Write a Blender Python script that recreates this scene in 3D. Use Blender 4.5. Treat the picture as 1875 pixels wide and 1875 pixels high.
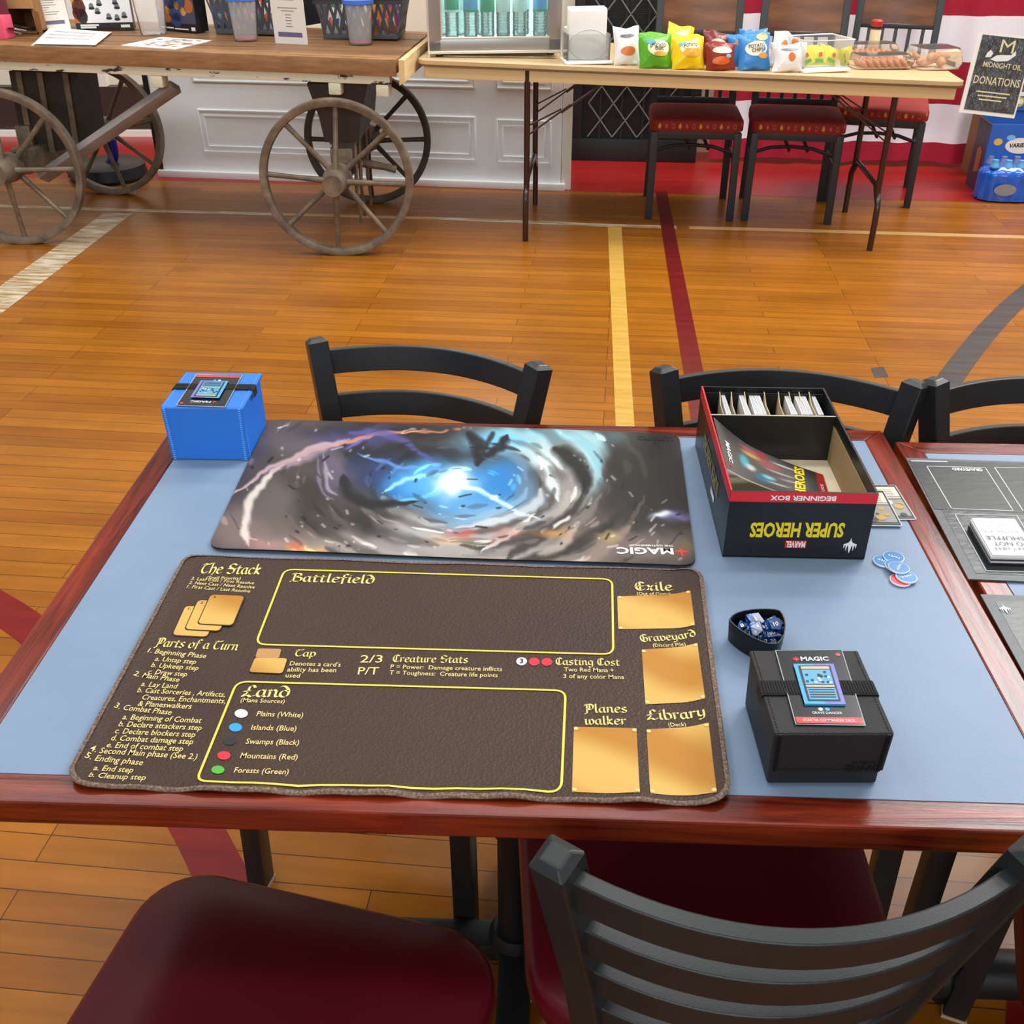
import bpy, bmesh, math, random
import numpy as np
from mathutils import Vector as V, Matrix

random.seed(7)
for o in list(bpy.data.objects):
    bpy.data.objects.remove(o)
S = bpy.context.scene
COL = S.collection
R = math.radians
PI = math.pi

# ------------------------------------------------------------------ camera
FPX, PITCH, CZ = 1880.0, R(32.01), 1.4725          # focal length in pixels of the 1875 px frame
cam_d = bpy.data.cameras.new('camera')
cam_d.sensor_width = 36.0
cam_d.lens = FPX / 1875.0 * 36.0
cam_d.clip_start = 0.02
cam = bpy.data.objects.new('camera', cam_d)
COL.objects.link(cam)
cam.location = (0, 0, CZ)
cam.rotation_euler = (PI / 2 - PITCH, 0, 0)
S.camera = cam

# ------------------------------------------------------------------ light and exposure
S.view_settings.view_transform = 'Standard'
S.view_settings.look = 'None'
S.view_settings.gamma = 1.0
S.view_settings.use_curve_mapping = False
S.view_settings.exposure = -0.1
w = bpy.data.worlds.new('gym_air')
S.world = w
w.use_nodes = True
w.node_tree.nodes['Background'].inputs[0].default_value = (0.98, 0.99, 1.0, 1)
w.node_tree.nodes['Background'].inputs[1].default_value = 0.42


def area(name, loc, target, sx, sy, power, color=(1, 1, 1)):
    d = bpy.data.lights.new(name, 'AREA')
    d.shape = 'RECTANGLE'
    d.size, d.size_y, d.energy, d.color = sx, sy, power, color
    o = bpy.data.objects.new(name, d)
    COL.objects.link(o)
    o.location = loc
    o.rotation_euler = (V(target) - V(loc)).to_track_quat('-Z', 'Y').to_euler()
    return o


area('gym_window_light', (4.3, 5.1, 5.0), (0.4, 0.9, 0.76), 3.4, 1.9, 300, (1.0, 0.99, 0.97))
area('rear_fill_light', (-0.8, -5.2, 3.6), (0, 6, 0.6), 6.0, 2.4, 230, (0.97, 0.99, 1.0))  # fill light added behind the camera to brighten faces turned towards it
for lx in (-3.0, 0.2, 3.4):
    for ly in (0.2, 2.6, 5.0):
        area('ceiling_tube_light', (lx, ly, 5.6), (lx, ly + (2.6 if ly > 1 else 0), 0), 2.2, 0.7, 26 if ly < 1 else 80 if ly < 4 else 72, (1.0, 0.985, 0.96))


# ------------------------------------------------------------------ pixels of the photograph back to points in the room
CP, SP = math.cos(PITCH), math.sin(PITCH)
EYE = V((0, 0, CZ))


def ray(x, y):
    a, b = (x - 937.5) / FPX, (y - 937.5) / FPX
    return V((a, CP - b * SP, -SP - b * CP))


def onz(x, y, z):
    d = ray(x, y)
    return EYE + d * ((z - CZ) / d.z)


def ony(x, y, Y):
    d = ray(x, y)
    return EYE + d * (Y / d.y)


def onp(x, y, P, n):
    d = ray(x, y)
    return EYE + d * ((V(P) - EYE).dot(V(n)) / d.dot(V(n)))


# ------------------------------------------------------------------ materials
def lin(c):
    if isinstance(c, str):
        c = [int(c[i:i + 2], 16) / 255 for i in (0, 2, 4)]
    return tuple((x / 12.92 if x <= 0.04045 else ((x + 0.055) / 1.055) ** 2.4) for x in c[:3]) + (1.0,)


MATS = {}


def mat(name, col, rough=0.5, metal=0.0, spec=0.5, noise=None, bump=None, coat=0.0, trans=0.0, ior=1.45, sheen=0.0):
    """noise=(scale xyz, second colour, contrast lo, hi); bump=(scale xyz, strength, kind)"""
    if name in MATS:
        return MATS[name]
    m = bpy.data.materials.new(name)
    m.use_nodes = True
    nt = m.node_tree
    b = nt.nodes['Principled BSDF']
    b.inputs['Base Color'].default_value = lin(col)
    b.inputs['Roughness'].default_value = rough
    b.inputs['Metallic'].default_value = metal
    b.inputs['Specular IOR Level'].default_value = spec
    b.inputs['Coat Weight'].default_value = coat
    b.inputs['Transmission Weight'].default_value = trans
    b.inputs['IOR'].default_value = ior
    if sheen:
        b.inputs['Sheen Weight'].default_value = sheen
    tc = None
    if noise or bump:
        tc = nt.nodes.new('ShaderNodeTexCoord')
    if noise:
        mp = nt.nodes.new('ShaderNodeMapping')
        mp.inputs['Scale'].default_value = noise[0]
        nz = nt.nodes.new('ShaderNodeTexNoise')
        nz.inputs['Scale'].default_value = 1
        nz.inputs['Detail'].default_value = 5
        nz.inputs['Roughness'].default_value = 0.6
        rp = nt.nodes.new('ShaderNodeValToRGB')
        rp.color_ramp.elements[0].position = noise[2]
        rp.color_ramp.elements[0].color = lin(col)
        rp.color_ramp.elements[1].position = noise[3]
        rp.color_ramp.elements[1].color = lin(noise[1])
        nt.links.new(tc.outputs['Object'], mp.inputs[0])
        nt.links.new(mp.outputs[0], nz.inputs['Vector'])
        nt.links.new(nz.outputs['Fac'], rp.inputs[0])
        nt.links.new(rp.outputs[0], b.inputs['Base Color'])
    if bump:
        mp = nt.nodes.new('ShaderNodeMapping')
        mp.inputs['Scale'].default_value = bump[0]
        if bump[2] == 'voronoi':
            t = nt.nodes.new('ShaderNodeTexVoronoi')
            out = t.outputs['Distance']
        else:
            t = nt.nodes.new('ShaderNodeTexNoise')
            t.inputs['Detail'].default_value = 3
            out = t.outputs['Fac']
        t.inputs['Scale'].default_value = 1
        bp = nt.nodes.new('ShaderNodeBump')
        bp.inputs['Strength'].default_value = bump[1]
        bp.inputs['Distance'].default_value = 0.002
        nt.links.new(tc.outputs['Object'], mp.inputs[0])
        nt.links.new(mp.outputs[0], t.inputs['Vector'])
        nt.links.new(out, bp.inputs['Height'])
        nt.links.new(bp.outputs[0], b.inputs['Normal'])
    MATS[name] = m
    return m


def clear(name, tint, opacity, gloss=0.12, rough=0.05):
    """thin clear plastic or glass: mostly see-through, a share of its own colour and a glossy skin"""
    if name in MATS:
        return MATS[name]
    m = bpy.data.materials.new(name)
    m.use_nodes = True
    nt = m.node_tree
    b = nt.nodes['Principled BSDF']
    b.inputs['Base Color'].default_value = lin(tint)
    b.inputs['Roughness'].default_value = 0.3
    t = nt.nodes.new('ShaderNodeBsdfTransparent')
    t.inputs[0].default_value = tuple(0.5 + 0.5 * x for x in lin(tint)[:3]) + (1,)
    g = nt.nodes.new('ShaderNodeBsdfGlossy')
    g.inputs['Roughness'].default_value = rough
    m1 = nt.nodes.new('ShaderNodeMixShader')
    m1.inputs[0].default_value = opacity
    m2 = nt.nodes.new('ShaderNodeMixShader')
    fr = nt.nodes.new('ShaderNodeLayerWeight')
    fr.inputs[0].default_value = gloss
    nt.links.new(t.outputs[0], m1.inputs[1])
    nt.links.new(b.outputs[0], m1.inputs[2])
    nt.links.new(fr.outputs['Fresnel'], m2.inputs[0])
    nt.links.new(m1.outputs[0], m2.inputs[1])
    nt.links.new(g.outputs[0], m2.inputs[2])
    nt.links.new(m2.outputs[0], nt.nodes['Material Output'].inputs[0])
    MATS[name] = m
    return m


def wood_floor():
    m = bpy.data.materials.new('varnished_strip_floor')
    m.use_nodes = True
    nt = m.node_tree
    N, L = nt.nodes.new, nt.links.new
    b = nt.nodes['Principled BSDF']
    tc = N('ShaderNodeTexCoord')
    mp = N('ShaderNodeMapping')
    L(tc.outputs['Object'], mp.inputs[0])
    br = N('ShaderNodeTexBrick')
    br.offset = 0.37
    br.offset_frequency = 3
    br.inputs['Scale'].default_value = 1
    br.inputs['Mortar Size'].default_value = 0.0010
    br.inputs['Mortar Smooth'].default_value = 0.3
    br.inputs['Bias'].default_value = 0.0
    br.inputs['Brick Width'].default_value = 0.95
    br.inputs['Row Height'].default_value = 0.0585
    br.inputs['Color1'].default_value = (0.0, 0.0, 0.0, 1)
    br.inputs['Color2'].default_value = (1, 1, 1, 1)
    br.inputs['Mortar'].default_value = (0.5, 0.5, 0.5, 1)
    L(mp.outputs[0], br.inputs['Vector'])
    rp = N('ShaderNodeValToRGB')
    e = rp.color_ramp.elements
    e[0].position, e[0].color = 0.0, lin('915410')
    e[1].position, e[1].color = 1.0, lin('a56519')
    k = rp.color_ramp.elements.new(0.5)
    k.color = lin('995d14')
    L(br.outputs['Color'], rp.inputs[0])
    mp2 = N('ShaderNodeMapping')
    mp2.inputs['Scale'].default_value = (2.2, 30, 1)
    L(tc.outputs['Object'], mp2.inputs[0])
    nz = N('ShaderNodeTexNoise')
    nz.inputs['Scale'].default_value = 1.0
    nz.inputs['Detail'].default_value = 6
    L(mp2.outputs[0], nz.inputs['Vector'])
    r2 = N('ShaderNodeValToRGB')
    r2.color_ramp.elements[0].position, r2.color_ramp.elements[0].color = 0.3, (0.78, 0.77, 0.75, 1)
    r2.color_ramp.elements[1].position, r2.color_ramp.elements[1].color = 0.7, (1.14, 1.12, 1.06, 1)
    L(nz.outputs['Fac'], r2.inputs[0])
    mx = N('ShaderNodeMixRGB')
    mx.blend_type = 'MULTIPLY'
    mx.inputs[0].default_value = 0.8
    L(rp.outputs[0], mx.inputs[1])
    L(r2.outputs[0], mx.inputs[2])
    # worn scuffs
    n3 = N('ShaderNodeTexNoise')
    n3.inputs['Scale'].default_value = 3.2
    n3.inputs['Detail'].default_value = 8
    n3.inputs['Roughness'].default_value = 0.7
    L(tc.outputs['Object'], n3.inputs['Vector'])
    r3 = N('ShaderNodeValToRGB')
    r3.color_ramp.elements[0].position, r3.color_ramp.elements[0].color = 0.35, (0.82, 0.8, 0.78, 1)
    r3.color_ramp.elements[1].position, r3.color_ramp.elements[1].color = 0.62, (1.06, 1.05, 1.02, 1)
    L(n3.outputs['Fac'], r3.inputs[0])
    m3 = N('ShaderNodeMixRGB')
    m3.blend_type = 'MULTIPLY'
    m3.inputs[0].default_value = 0.8
    L(mx.outputs[0], m3.inputs[1])
    L(r3.outputs[0], m3.inputs[2])
    gap = N('ShaderNodeMixRGB')
    gap.inputs[2].default_value = lin('2a1606')
    L(br.outputs['Fac'], gap.inputs[0])
    L(m3.outputs[0], gap.inputs[1])
    L(gap.outputs[0], b.inputs['Base Color'])
    b.inputs['Roughness'].default_value = 0.3
    b.inputs['Specular IOR Level'].default_value = 0.2
    bp = N('ShaderNodeBump')
    bp.inputs['Strength'].default_value = 0.25
    bp.inputs['Distance'].default_value = 0.002
    L(nz.outputs['Fac'], bp.inputs['Height'])
    L(bp.outputs[0], b.inputs['Normal'])
    return m


def red_wood(name, axis_scale, c0='3f0b06', c1='8f3217', rough=0.2):
    m = bpy.data.materials.new(name)
    m.use_nodes = True
    nt = m.node_tree
    N, L = nt.nodes.new, nt.links.new
    b = nt.nodes['Principled BSDF']
    tc = N('ShaderNodeTexCoord')
    mp = N('ShaderNodeMapping')
    mp.inputs['Scale'].default_value = axis_scale
    L(tc.outputs['Object'], mp.inputs[0])
    nz = N('ShaderNodeTexNoise')
    nz.inputs['Scale'].default_value = 1
    nz.inputs['Detail'].default_value = 7
    nz.inputs['Roughness'].default_value = 0.65
    nz.inputs['Distortion'].default_value = 0.6
    L(mp.outputs[0], nz.inputs['Vector'])
    rp = N('ShaderNodeValToRGB')
    e = rp.color_ramp.elements
    e[0].position, e[0].color = 0.32, lin(c0)
    e[1].position, e[1].color = 0.66, lin(c1)
    L(nz.outputs['Fac'], rp.inputs[0])
    L(rp.outputs[0], b.inputs['Base Color'])
    b.inputs['Roughness'].default_value = rough
    b.inputs['Specular IOR Level'].default_value = 0.45
    bp = N('ShaderNodeBump')
    bp.inputs['Strength'].default_value = 0.4
    bp.inputs['Distance'].default_value = 0.0012
    L(nz.outputs['Fac'], bp.inputs['Height'])
    L(bp.outputs[0], b.inputs['Normal'])
    MATS[name] = m
    return m


def vcol_mat(name, rough=0.4, spec=0.4):
    if name in MATS:
        return MATS[name]
    m = bpy.data.materials.new(name)
    m.use_nodes = True
    nt = m.node_tree
    b = nt.nodes['Principled BSDF']
    a = nt.nodes.new('ShaderNodeAttribute')
    a.attribute_name = 'print'
    nt.links.new(a.outputs['Color'], b.inputs['Base Color'])
    b.inputs['Roughness'].default_value = rough
    b.inputs['Specular IOR Level'].default_value = spec
    MATS[name] = m
    return m


def gold_mat():
    m = bpy.data.materials.new('gold_print')
    m.use_nodes = True
    nt = m.node_tree
    N, L = nt.nodes.new, nt.links.new
    b = nt.nodes['Principled BSDF']
    tc = N('ShaderNodeTexCoord')
    mp = N('ShaderNodeMapping')
    mp.inputs['Rotation'].default_value = (0, 0, R(-62))
    L(tc.outputs['Object'], mp.inputs[0])
    wv = N('ShaderNodeTexWave')
    wv.inputs['Scale'].default_value = 2.6
    wv.inputs['Distortion'].default_value = 1.2
    wv.inputs['Detail'].default_value = 1
    wv.inputs['Detail Scale'].default_value = 4
    L(mp.outputs[0], wv.inputs['Vector'])
    rp = N('ShaderNodeValToRGB')
    e = rp.color_ramp.elements
    e[0].position, e[0].color = 0.1, lin('b67c2a')
    e[1].position, e[1].color = 0.85, lin('d5aa58')
    L(wv.outputs['Fac'], rp.inputs[0])
    L(rp.outputs[0], b.inputs['Base Color'])
    b.inputs['Roughness'].default_value = 0.55
    b.inputs['Specular IOR Level'].default_value = 0.3
    return m


# ------------------------------------------------------------------ mesh builder
_text = {}


def text_mesh(s, bold=0.0, shear=0.0, spacing=1.0):
    key = (s, bold, shear, spacing)
    if key in _text:
        return _text[key]
    c = bpy.data.curves.new('t', 'FONT')
    c.body = s
    c.resolution_u = 2
    c.offset = bold
    c.shear = shear
    c.space_character = spacing
    o = bpy.data.objects.new('t', c)
    COL.objects.link(o)
    dg = bpy.context.evaluated_depsgraph_get()
    me = bpy.data.meshes.new_from_object(o.evaluated_get(dg))
    vs = [(v.co.x, v.co.y) for v in me.vertices]
    fs = [tuple(p.vertices) for p in me.polygons]
    bpy.data.objects.remove(o)
    bpy.data.curves.remove(c)
    bpy.data.meshes.remove(me)
    k = 1 / 0.70                                   # capital height of the built-in font becomes 1
    vs = [(x * k, y * k) for x, y in vs]
    _text[key] = (vs, fs)
    return _text[key]


# pen strokes of the blackletter headings on the brown mat: each letter is a list of skeleton strokes and an advance
G = {
    'a': ([[(.3, .44), (.16, .46), (.06, .3), (.07, .1), (.18, .0), (.3, .12)], [(.31, .48), (.31, .08), (.4, .0)]], .42),
    'b': ([[(.08, .78), (.08, .08), (.2, .0), (.34, .1), (.34, .34), (.22, .47), (.09, .38)]], .42),
    'c': ([[(.32, .4), (.2, .48), (.07, .34), (.07, .12), (.2, .0), (.33, .09)]], .37),
    'd': ([[(.02, .72), (.16, .74), (.34, .46), (.34, .12), (.2, .0), (.07, .1), (.07, .32), (.2, .46), (.32, .4)]], .42),
    'e': ([[(.08, .24), (.32, .32), (.26, .47), (.14, .45), (.07, .3), (.08, .1), (.2, .0), (.34, .1)]], .38),
    'f': ([[(.34, .7), (.24, .78), (.15, .64), (.14, -.12)], [(.02, .45), (.3, .47)]], .33),
    'g': ([[(.32, .42), (.2, .48), (.07, .36), (.08, .14), (.2, .06), (.32, .14)], [(.33, .48), (.33, -.08), (.2, -.22), (.06, -.16)]], .42),
    'h': ([[(.08, .78), (.08, .0)], [(.09, .36), (.22, .48), (.34, .36), (.33, .1), (.24, -.14)]], .42),
    'i': ([[(.06, .44), (.11, .48), (.1, .08), (.19, .0)], [(.1, .64), (.15, .66)]], .23),
    'k': ([[(.08, .78), (.08, .0)], [(.09, .3), (.22, .48), (.3, .4), (.12, .26), (.34, .0)]], .4),
    'l': ([[(.1, .78), (.1, .08), (.2, .0)]], .24),
    'n': ([[(.03, .43), (.09, .48), (.09, .0)], [(.1, .36), (.22, .48), (.32, .38), (.32, .08), (.41, .0)]], .44),
    'o': ([[(.2, .48), (.07, .36), (.07, .12), (.2, .0), (.34, .12), (.34, .36), (.2, .48)]], .42),
    'p': ([[(.03, .45), (.09, .48), (.09, -.24)], [(.1, .4), (.22, .48), (.35, .36), (.35, .12), (.22, .0), (.1, .08)]], .43),
    'r': ([[(.03, .43), (.09, .48), (.09, .0)], [(.1, .34), (.2, .48), (.3, .42)]], .33),
    's': ([[(.3, .43), (.18, .48), (.08, .38), (.16, .26), (.3, .16), (.26, .03), (.14, .0), (.05, .07)]], .37),
    't': ([[(.14, .62), (.13, .1), (.2, .0), (.31, .06)], [(.03, .45), (.29, .47)]], .33),
    'u': ([[(.04, .44), (.09, .48), (.09, .1), (.18, .0), (.31, .12)], [(.32, .48), (.32, .08), (.4, .0)]], .43),
    'v': ([[(.03, .44), (.09, .48), (.1, .1), (.2, .0), (.34, .14), (.34, .36), (.24, .48)]], .41),
    'w': ([[(.03, .44), (.08, .48), (.08, .1), (.16, .0), (.28, .12), (.28, .46)], [(.28, .1), (.37, .0), (.5, .14), (.5, .34), (.4, .48)]], .57),
    'x': ([[(.04, .42), (.12, .47), (.27, .02), (.36, .06)], [(.34, .46), (.05, .02)]], .4),
    'y': ([[(.04, .44), (.09, .47), (.09, .12), (.2, .03), (.32, .14)], [(.33, .48), (.32, .0), (.2, -.2), (.06, -.18)]], .42),
    'T': ([[(.03, .6), (.12, .72), (.3, .68), (.52, .75)], [(.3, .7), (.1, .52), (.08, .2), (.24, .0), (.46, .12)]], .52),
    'S': ([[(.46, .66), (.28, .76), (.1, .66), (.12, .5), (.3, .4), (.44, .26), (.38, .06), (.22, .0), (.06, .1)], [(.04, .4), (.5, .36)]], .54),
    'B': ([[(.02, .62), (.14, .74), (.14, .04), (.02, .0)], [(.14, .7), (.36, .72), (.42, .54), (.16, .4)], [(.18, .4), (.46, .34), (.48, .12), (.3, .0), (.06, .04)]], .56),
    'E': ([[(.46, .64), (.3, .76), (.1, .58), (.09, .2), (.26, .0), (.48, .12)], [(.02, .38), (.44, .4)], [(.26, .72), (.26, .04)]], .52),
    'G': ([[(.46, .66), (.26, .75), (.07, .54), (.08, .18), (.26, .0), (.44, .1), (.44, .38), (.24, .4)], [(.24, .72), (.24, .1)]], .53),
    'P': ([[(.02, .6), (.14, .74), (.14, -.04), (.02, -.1)], [(.14, .68), (.34, .76), (.5, .6), (.46, .36), (.3, .26), (.16, .34)], [(.3, .7), (.3, .34)]], .55),
    'L': ([[(.46, .62), (.36, .76), (.24, .64), (.22, .3), (.06, .02), (.24, .1), (.38, .0), (.54, .12)], [(.06, .36), (.3, .38)]], .55),
    'C': ([[(.46, .64), (.28, .76), (.08, .56), (.08, .2), (.26, .0), (.48, .12)], [(.26, .74), (.25, .04)]], .51),
    ' ': ([], .26),
}


def smooth_line(p, n=4):
    if len(p) < 3:
        return p
    q = [p[0]] + list(p) + [p[-1]]
    out = []
    for i in range(1, len(q) - 2):
        a, b, c, d = (np.array(q[i + k]) for k in (-1, 0, 1, 2))
        for t in range(n):
            u = t / n
            out.append(tuple(.5 * (2 * b + (c - a) * u + (2 * a - 5 * b + 4 * c - d) * u * u + (3 * b - a - 3 * c + d) * u ** 3)))
    out.append(tuple(p[-1]))
    return out


def black_letter(s):
    vs, fs, x = [], [], 0
    nib = np.array([math.cos(R(38)), math.sin(R(38))]) * .058
    for ch in s:
        st, adv = G[ch]
        for k in st:
            pts = smooth_line(k)
            for p, q in zip(pts[:-1], pts[1:]):
                p, q = np.array(p), np.array(q)
                d = q - p
                n = np.array([-d[1], d[0]])
                n = n / (np.linalg.norm(n) + 1e-9)
                side = nib if nib.dot(n) >= 0 else -nib
                if abs(side.dot(n)) < .02:
                    side = side + n * .02
                i = len(vs)
                for w_ in (p - side, q - side, q + side, p + side):
                    vs.append((w_[0] + x, w_[1]))
                fs.append((i, i + 1, i + 2, i + 3))
        x += adv
    k = 1 / .75
    return [(a * k, b * k) for a, b in vs], fs


_h = [(.045, .74), (.14, .57), (.3, .47), (.5, .4), (.485, .14), (.45, .0), (.415, .12), (.385, .3), (.325, .24), (.295, -.08), (.265, -.24), (.235, -.08),
      (.2, .25), (.12, .21), (.075, -.18)]
FAN = [(0, 1.0)] + _h + [(0, -.46)] + [(-x, y) for x, y in _h[::-1]]


class MB:
    def __init__(self):
        self.v, self.f, self.m, self.s, self.mats, self.c = [], [], [], [], [], None

    def mi(self, m):
        if m not in self.mats:
            self.mats.append(m)
        return self.mats.index(m)

    def add(self, vs, fs, m, smooth=False, M=None):
        i = len(self.v)
        if M is not None:
            vs = [M @ V(p) for p in vs]
        self.v += [tuple(p) for p in vs]
        k = self.mi(m)
        for f in fs:
            self.f.append(tuple(i + a for a in f))
            self.m.append(k)
            self.s.append(smooth)
        return self

    def box(self, c, s, m, rz=0.0, M=None, bev=0.0, top=1.0):
        x, y, z = s[0] / 2, s[1] / 2, s[2] / 2
        if bev > 0:
            bm = bmesh.new()
            bmesh.ops.create_cube(bm, size=1.0)
            for v_ in bm.verts:
                v_.co = V((v_.co.x * s[0], v_.co.y * s[1], v_.co.z * s[2]))
            bmesh.ops.bevel(bm, geom=bm.edges[:], offset=min(bev, .49 * min(s)), segments=2, affect='EDGES', profile=.6)
            bm.verts.index_update()
            vs = [v_.co.copy() for v_ in bm.verts]
            fs = [[v_.index for v_ in f.verts] for f in bm.faces]
            bm.free()
        else:
            vs = [V((a * x * (top if d > 0 else 1), b * y * (top if d > 0 else 1), d * z)) for d in (-1, 1) for a, b in ((-1, -1), (1, -1), (1, 1), (-1, 1))]
            fs = [(3, 2, 1, 0), (4, 5, 6, 7), (0, 1, 5, 4), (1, 2, 6, 5), (2, 3, 7, 6), (3, 0, 4, 7)]
        T = Matrix.Translation(V(c)) @ Matrix.Rotation(rz, 4, 'Z')
        if M is not None:
            T = M @ T
        return self.add(vs, fs, m, bev > 0, T)

    def bar(self, p, q, w_, h, m, up=(0, 0, 1), bev=0.0):
        p, q = V(p), V(q)
        d = (q - p)
        L = d.length
        d.normalize()
        up = V(up)
        if abs(d.dot(up)) > .99:
            up = V((0, 1, 0))
        a = up.cross(d).normalized()
        b = d.cross(a)
        M = Matrix((a, b, d)).transposed().to_4x4()
        M.translation = (p + q) / 2
        return self.box((0, 0, 0), (w_, h, L), m, M=M, bev=bev)

    def hexa(self, pts, m):
        """eight corners: four below, four above, each ring anticlockwise from above"""
        return self.add(pts, [(3, 2, 1, 0), (4, 5, 6, 7), (0, 1, 5, 4), (1, 2, 6, 5), (2, 3, 7, 6), (3, 0, 4, 7)], m)

    def tube(self, pts, r, m, seg=10, closed=False, cap=True):
        pts = [V(p) for p in pts]
        n = len(pts)
        rs = r if isinstance(r, (list, tuple)) else [r] * n
        vs, fs = [], []
        a = None
        for i in range(n):
            d = (pts[(i + 1) % n] - pts[i - 1]) if closed else (pts[min(i + 1, n - 1)] - pts[max(i - 1, 0)])
            d.normalize()
            if a is None:
                a = d.orthogonal().normalized()
            a = (a - d * a.dot(d)).normalized()
            b = d.cross(a)
            for k in range(seg):
                t = 2 * PI * k / seg
                vs.append(pts[i] + (a * math.cos(t) + b * math.sin(t)) * rs[i])
        for i in range(n if closed else n - 1):
            j = (i + 1) % n
            for k in range(seg):
                l = (k + 1) % seg
                fs.append((i * seg + k, i * seg + l, j * seg + l, j * seg + k))
        self.add(vs, fs, m, True)
        if cap and not closed:
            self.add(vs[:seg][::-1], [tuple(range(seg))], m)
            self.add(vs[-seg:], [tuple(range(seg))], m)
        return self

    def lathe(self, prof, m, seg=24, M=None, smooth=True):
        vs, fs = [], []
        for r, z in prof:
            for k in range(seg):
                t = 2 * PI * k / seg
                vs.append((r * math.cos(t), r * math.sin(t), z))
        for i in range(len(prof) - 1):
            for k in range(seg):
                l = (k + 1) % seg
                fs.append((i * seg + k, i * seg + l, (i + 1) * seg + l, (i + 1) * seg + k))
        return self.add(vs, fs, m, smooth, M)

    def prism(self, poly, z0, z1, m, M=None, side=None, smooth=False):
        n = len(poly)
        vs = [(x, y, z0) for x, y in poly] + [(x, y, z1) for x, y in poly]
        self.add(vs, [tuple(range(n - 1, -1, -1)), tuple(range(n, 2 * n))], m, False, M)
        return self.add(vs, [(i, (i + 1) % n, n + (i + 1) % n, n + i) for i in range(n)], side or m, smooth, M)

    def poly(self, pts, m):
        return self.add(pts, [tuple(range(len(pts)))], m)

    def grid(self, fn, nu, nv, m, smooth=True, flip=False):
        vs = [fn(i / nu, j / nv) for j in range(nv + 1) for i in range(nu + 1)]
        fs = []
        for j in range(nv):
            for i in range(nu):
                a = j * (nu + 1) + i
                q = (a, a + 1, a + nu + 2, a + nu + 1)
                fs.append(q[::-1] if flip else q)
        return self.add(vs, fs, m, smooth)

    def write(self, s, p0, p1, h, m, up=None, font='sans', bold=0.0, shear=0.0, n=(0, 0, 1), lift=.0004, fit=True, post=None, spacing=1.0, align='l'):
        """lettering on a plane: baseline from p0 towards p1 (its width when fit), capitals h tall"""
        vs, fs = black_letter(s) if font == 'black' else text_mesh(s, bold, shear, spacing)
        if not vs:
            return self
        p0, p1 = V(p0), V(p1)
        d = p1 - p0
        L = d.length
        d.normalize()
        n = V(n).normalized()
        u = n.cross(d) if up is None else V(up).normalized()
        x0, x1 = min(a for a, b in vs), max(a for a, b in vs)
        k = L / (x1 - x0) if fit else h
        off = 0 if fit or align == 'l' else (L - (x1 - x0) * h) / (2 if align == 'c' else 1)
        out = [p0 + d * ((a - x0) * k + off) + u * (b * h) + n * lift for a, b in vs]
        if post:
            out = [post(p) for p in out]
        if n.dot(d.cross(u)) < 0:
            fs = [f[::-1] for f in fs]
        return self.add(out, fs, m)

    def fan(self, c, d, u, h, m, n=(0, 0, 1), lift=.0004):
        c, d, u = V(c), V(d).normalized(), V(u).normalized()
        return self.poly([c + d * (x * h) + u * (y * h) + V(n) * lift for x, y in FAN], m)

    def obj(self, name, parent=None, loc=None, bevel=0.0, sub=0, angle=35):
        me = bpy.data.meshes.new(name)
        me.from_pydata([tuple(p) for p in self.v], [], self.f)
        for m in self.mats:
            me.materials.append(m)
        me.polygons.foreach_set('material_index', self.m)
        me.polygons.foreach_set('use_smooth', self.s)
        if any(self.s):
            me.set_sharp_from_angle(angle=R(angle))
        me.update()
        o = bpy.data.objects.new(name, me)
        COL.objects.link(o)
        if parent:
            o.parent = parent
        if loc is not None:
            o.location = loc
            me.transform(Matrix.Translation(-V(loc)))
        if bevel:
            b = o.modifiers.new('edge', 'BEVEL')
            b.width, b.segments, b.limit_method, b.angle_limit = bevel, 2, 'ANGLE', R(40)
        if sub:
            o.modifiers.new('round', 'SUBSURF').levels = sub
            o.modifiers['round'].render_levels = sub
        return o


def tag(o, label, cat, group=None, kind=None):
    o['label'], o['category'] = label, cat
    if group:
        o['group'] = group
    if kind:
        o['kind'] = kind
    return o


def thing(name, label, cat, loc=(0, 0, 0), rz=0.0, group=None):
    o = bpy.data.objects.new(name, None)
    COL.objects.link(o)
    o.location, o.rotation_euler = loc, (0, 0, rz)
    o.empty_display_size = .05
    return tag(o, label, cat, group)


def struct(o):
    o['kind'] = 'structure'
    return o


def dup(root, loc, rz, label, group=None):
    def cp(o, par):
        c = o.copy()
        COL.objects.link(c)
        if par:
            c.parent = par
        for ch in list(o.children):
            cp(ch, c)
        return c
    r = cp(root, None)
    r.location, r.rotation_euler = loc, (0, 0, rz)
    r['label'] = label
    if group:
        r['group'] = group
    return r


def frame(o, x, z=(0, 0, 1)):
    """matrix with x axis along x, z as given"""
    x, z = V(x).normalized(), V(z).normalized()
    y = z.cross(x).normalized()
    x = y.cross(z)
    M = Matrix((x, y, z)).transposed().to_4x4()
    M.translation = V(o)
    return M


def rrect(w_, h, r, n=5):
    out = []
    for cx, cy, a in ((w_ / 2 - r, h / 2 - r, 0), (-w_ / 2 + r, h / 2 - r, 90), (-w_ / 2 + r, -h / 2 + r, 180), (w_ / 2 - r, -h / 2 + r, 270)):
        for k in range(n + 1):
            t = R(a + 90 * k / n)
            out.append((cx + r * math.cos(t), cy + r * math.sin(t)))
    return out


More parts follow.
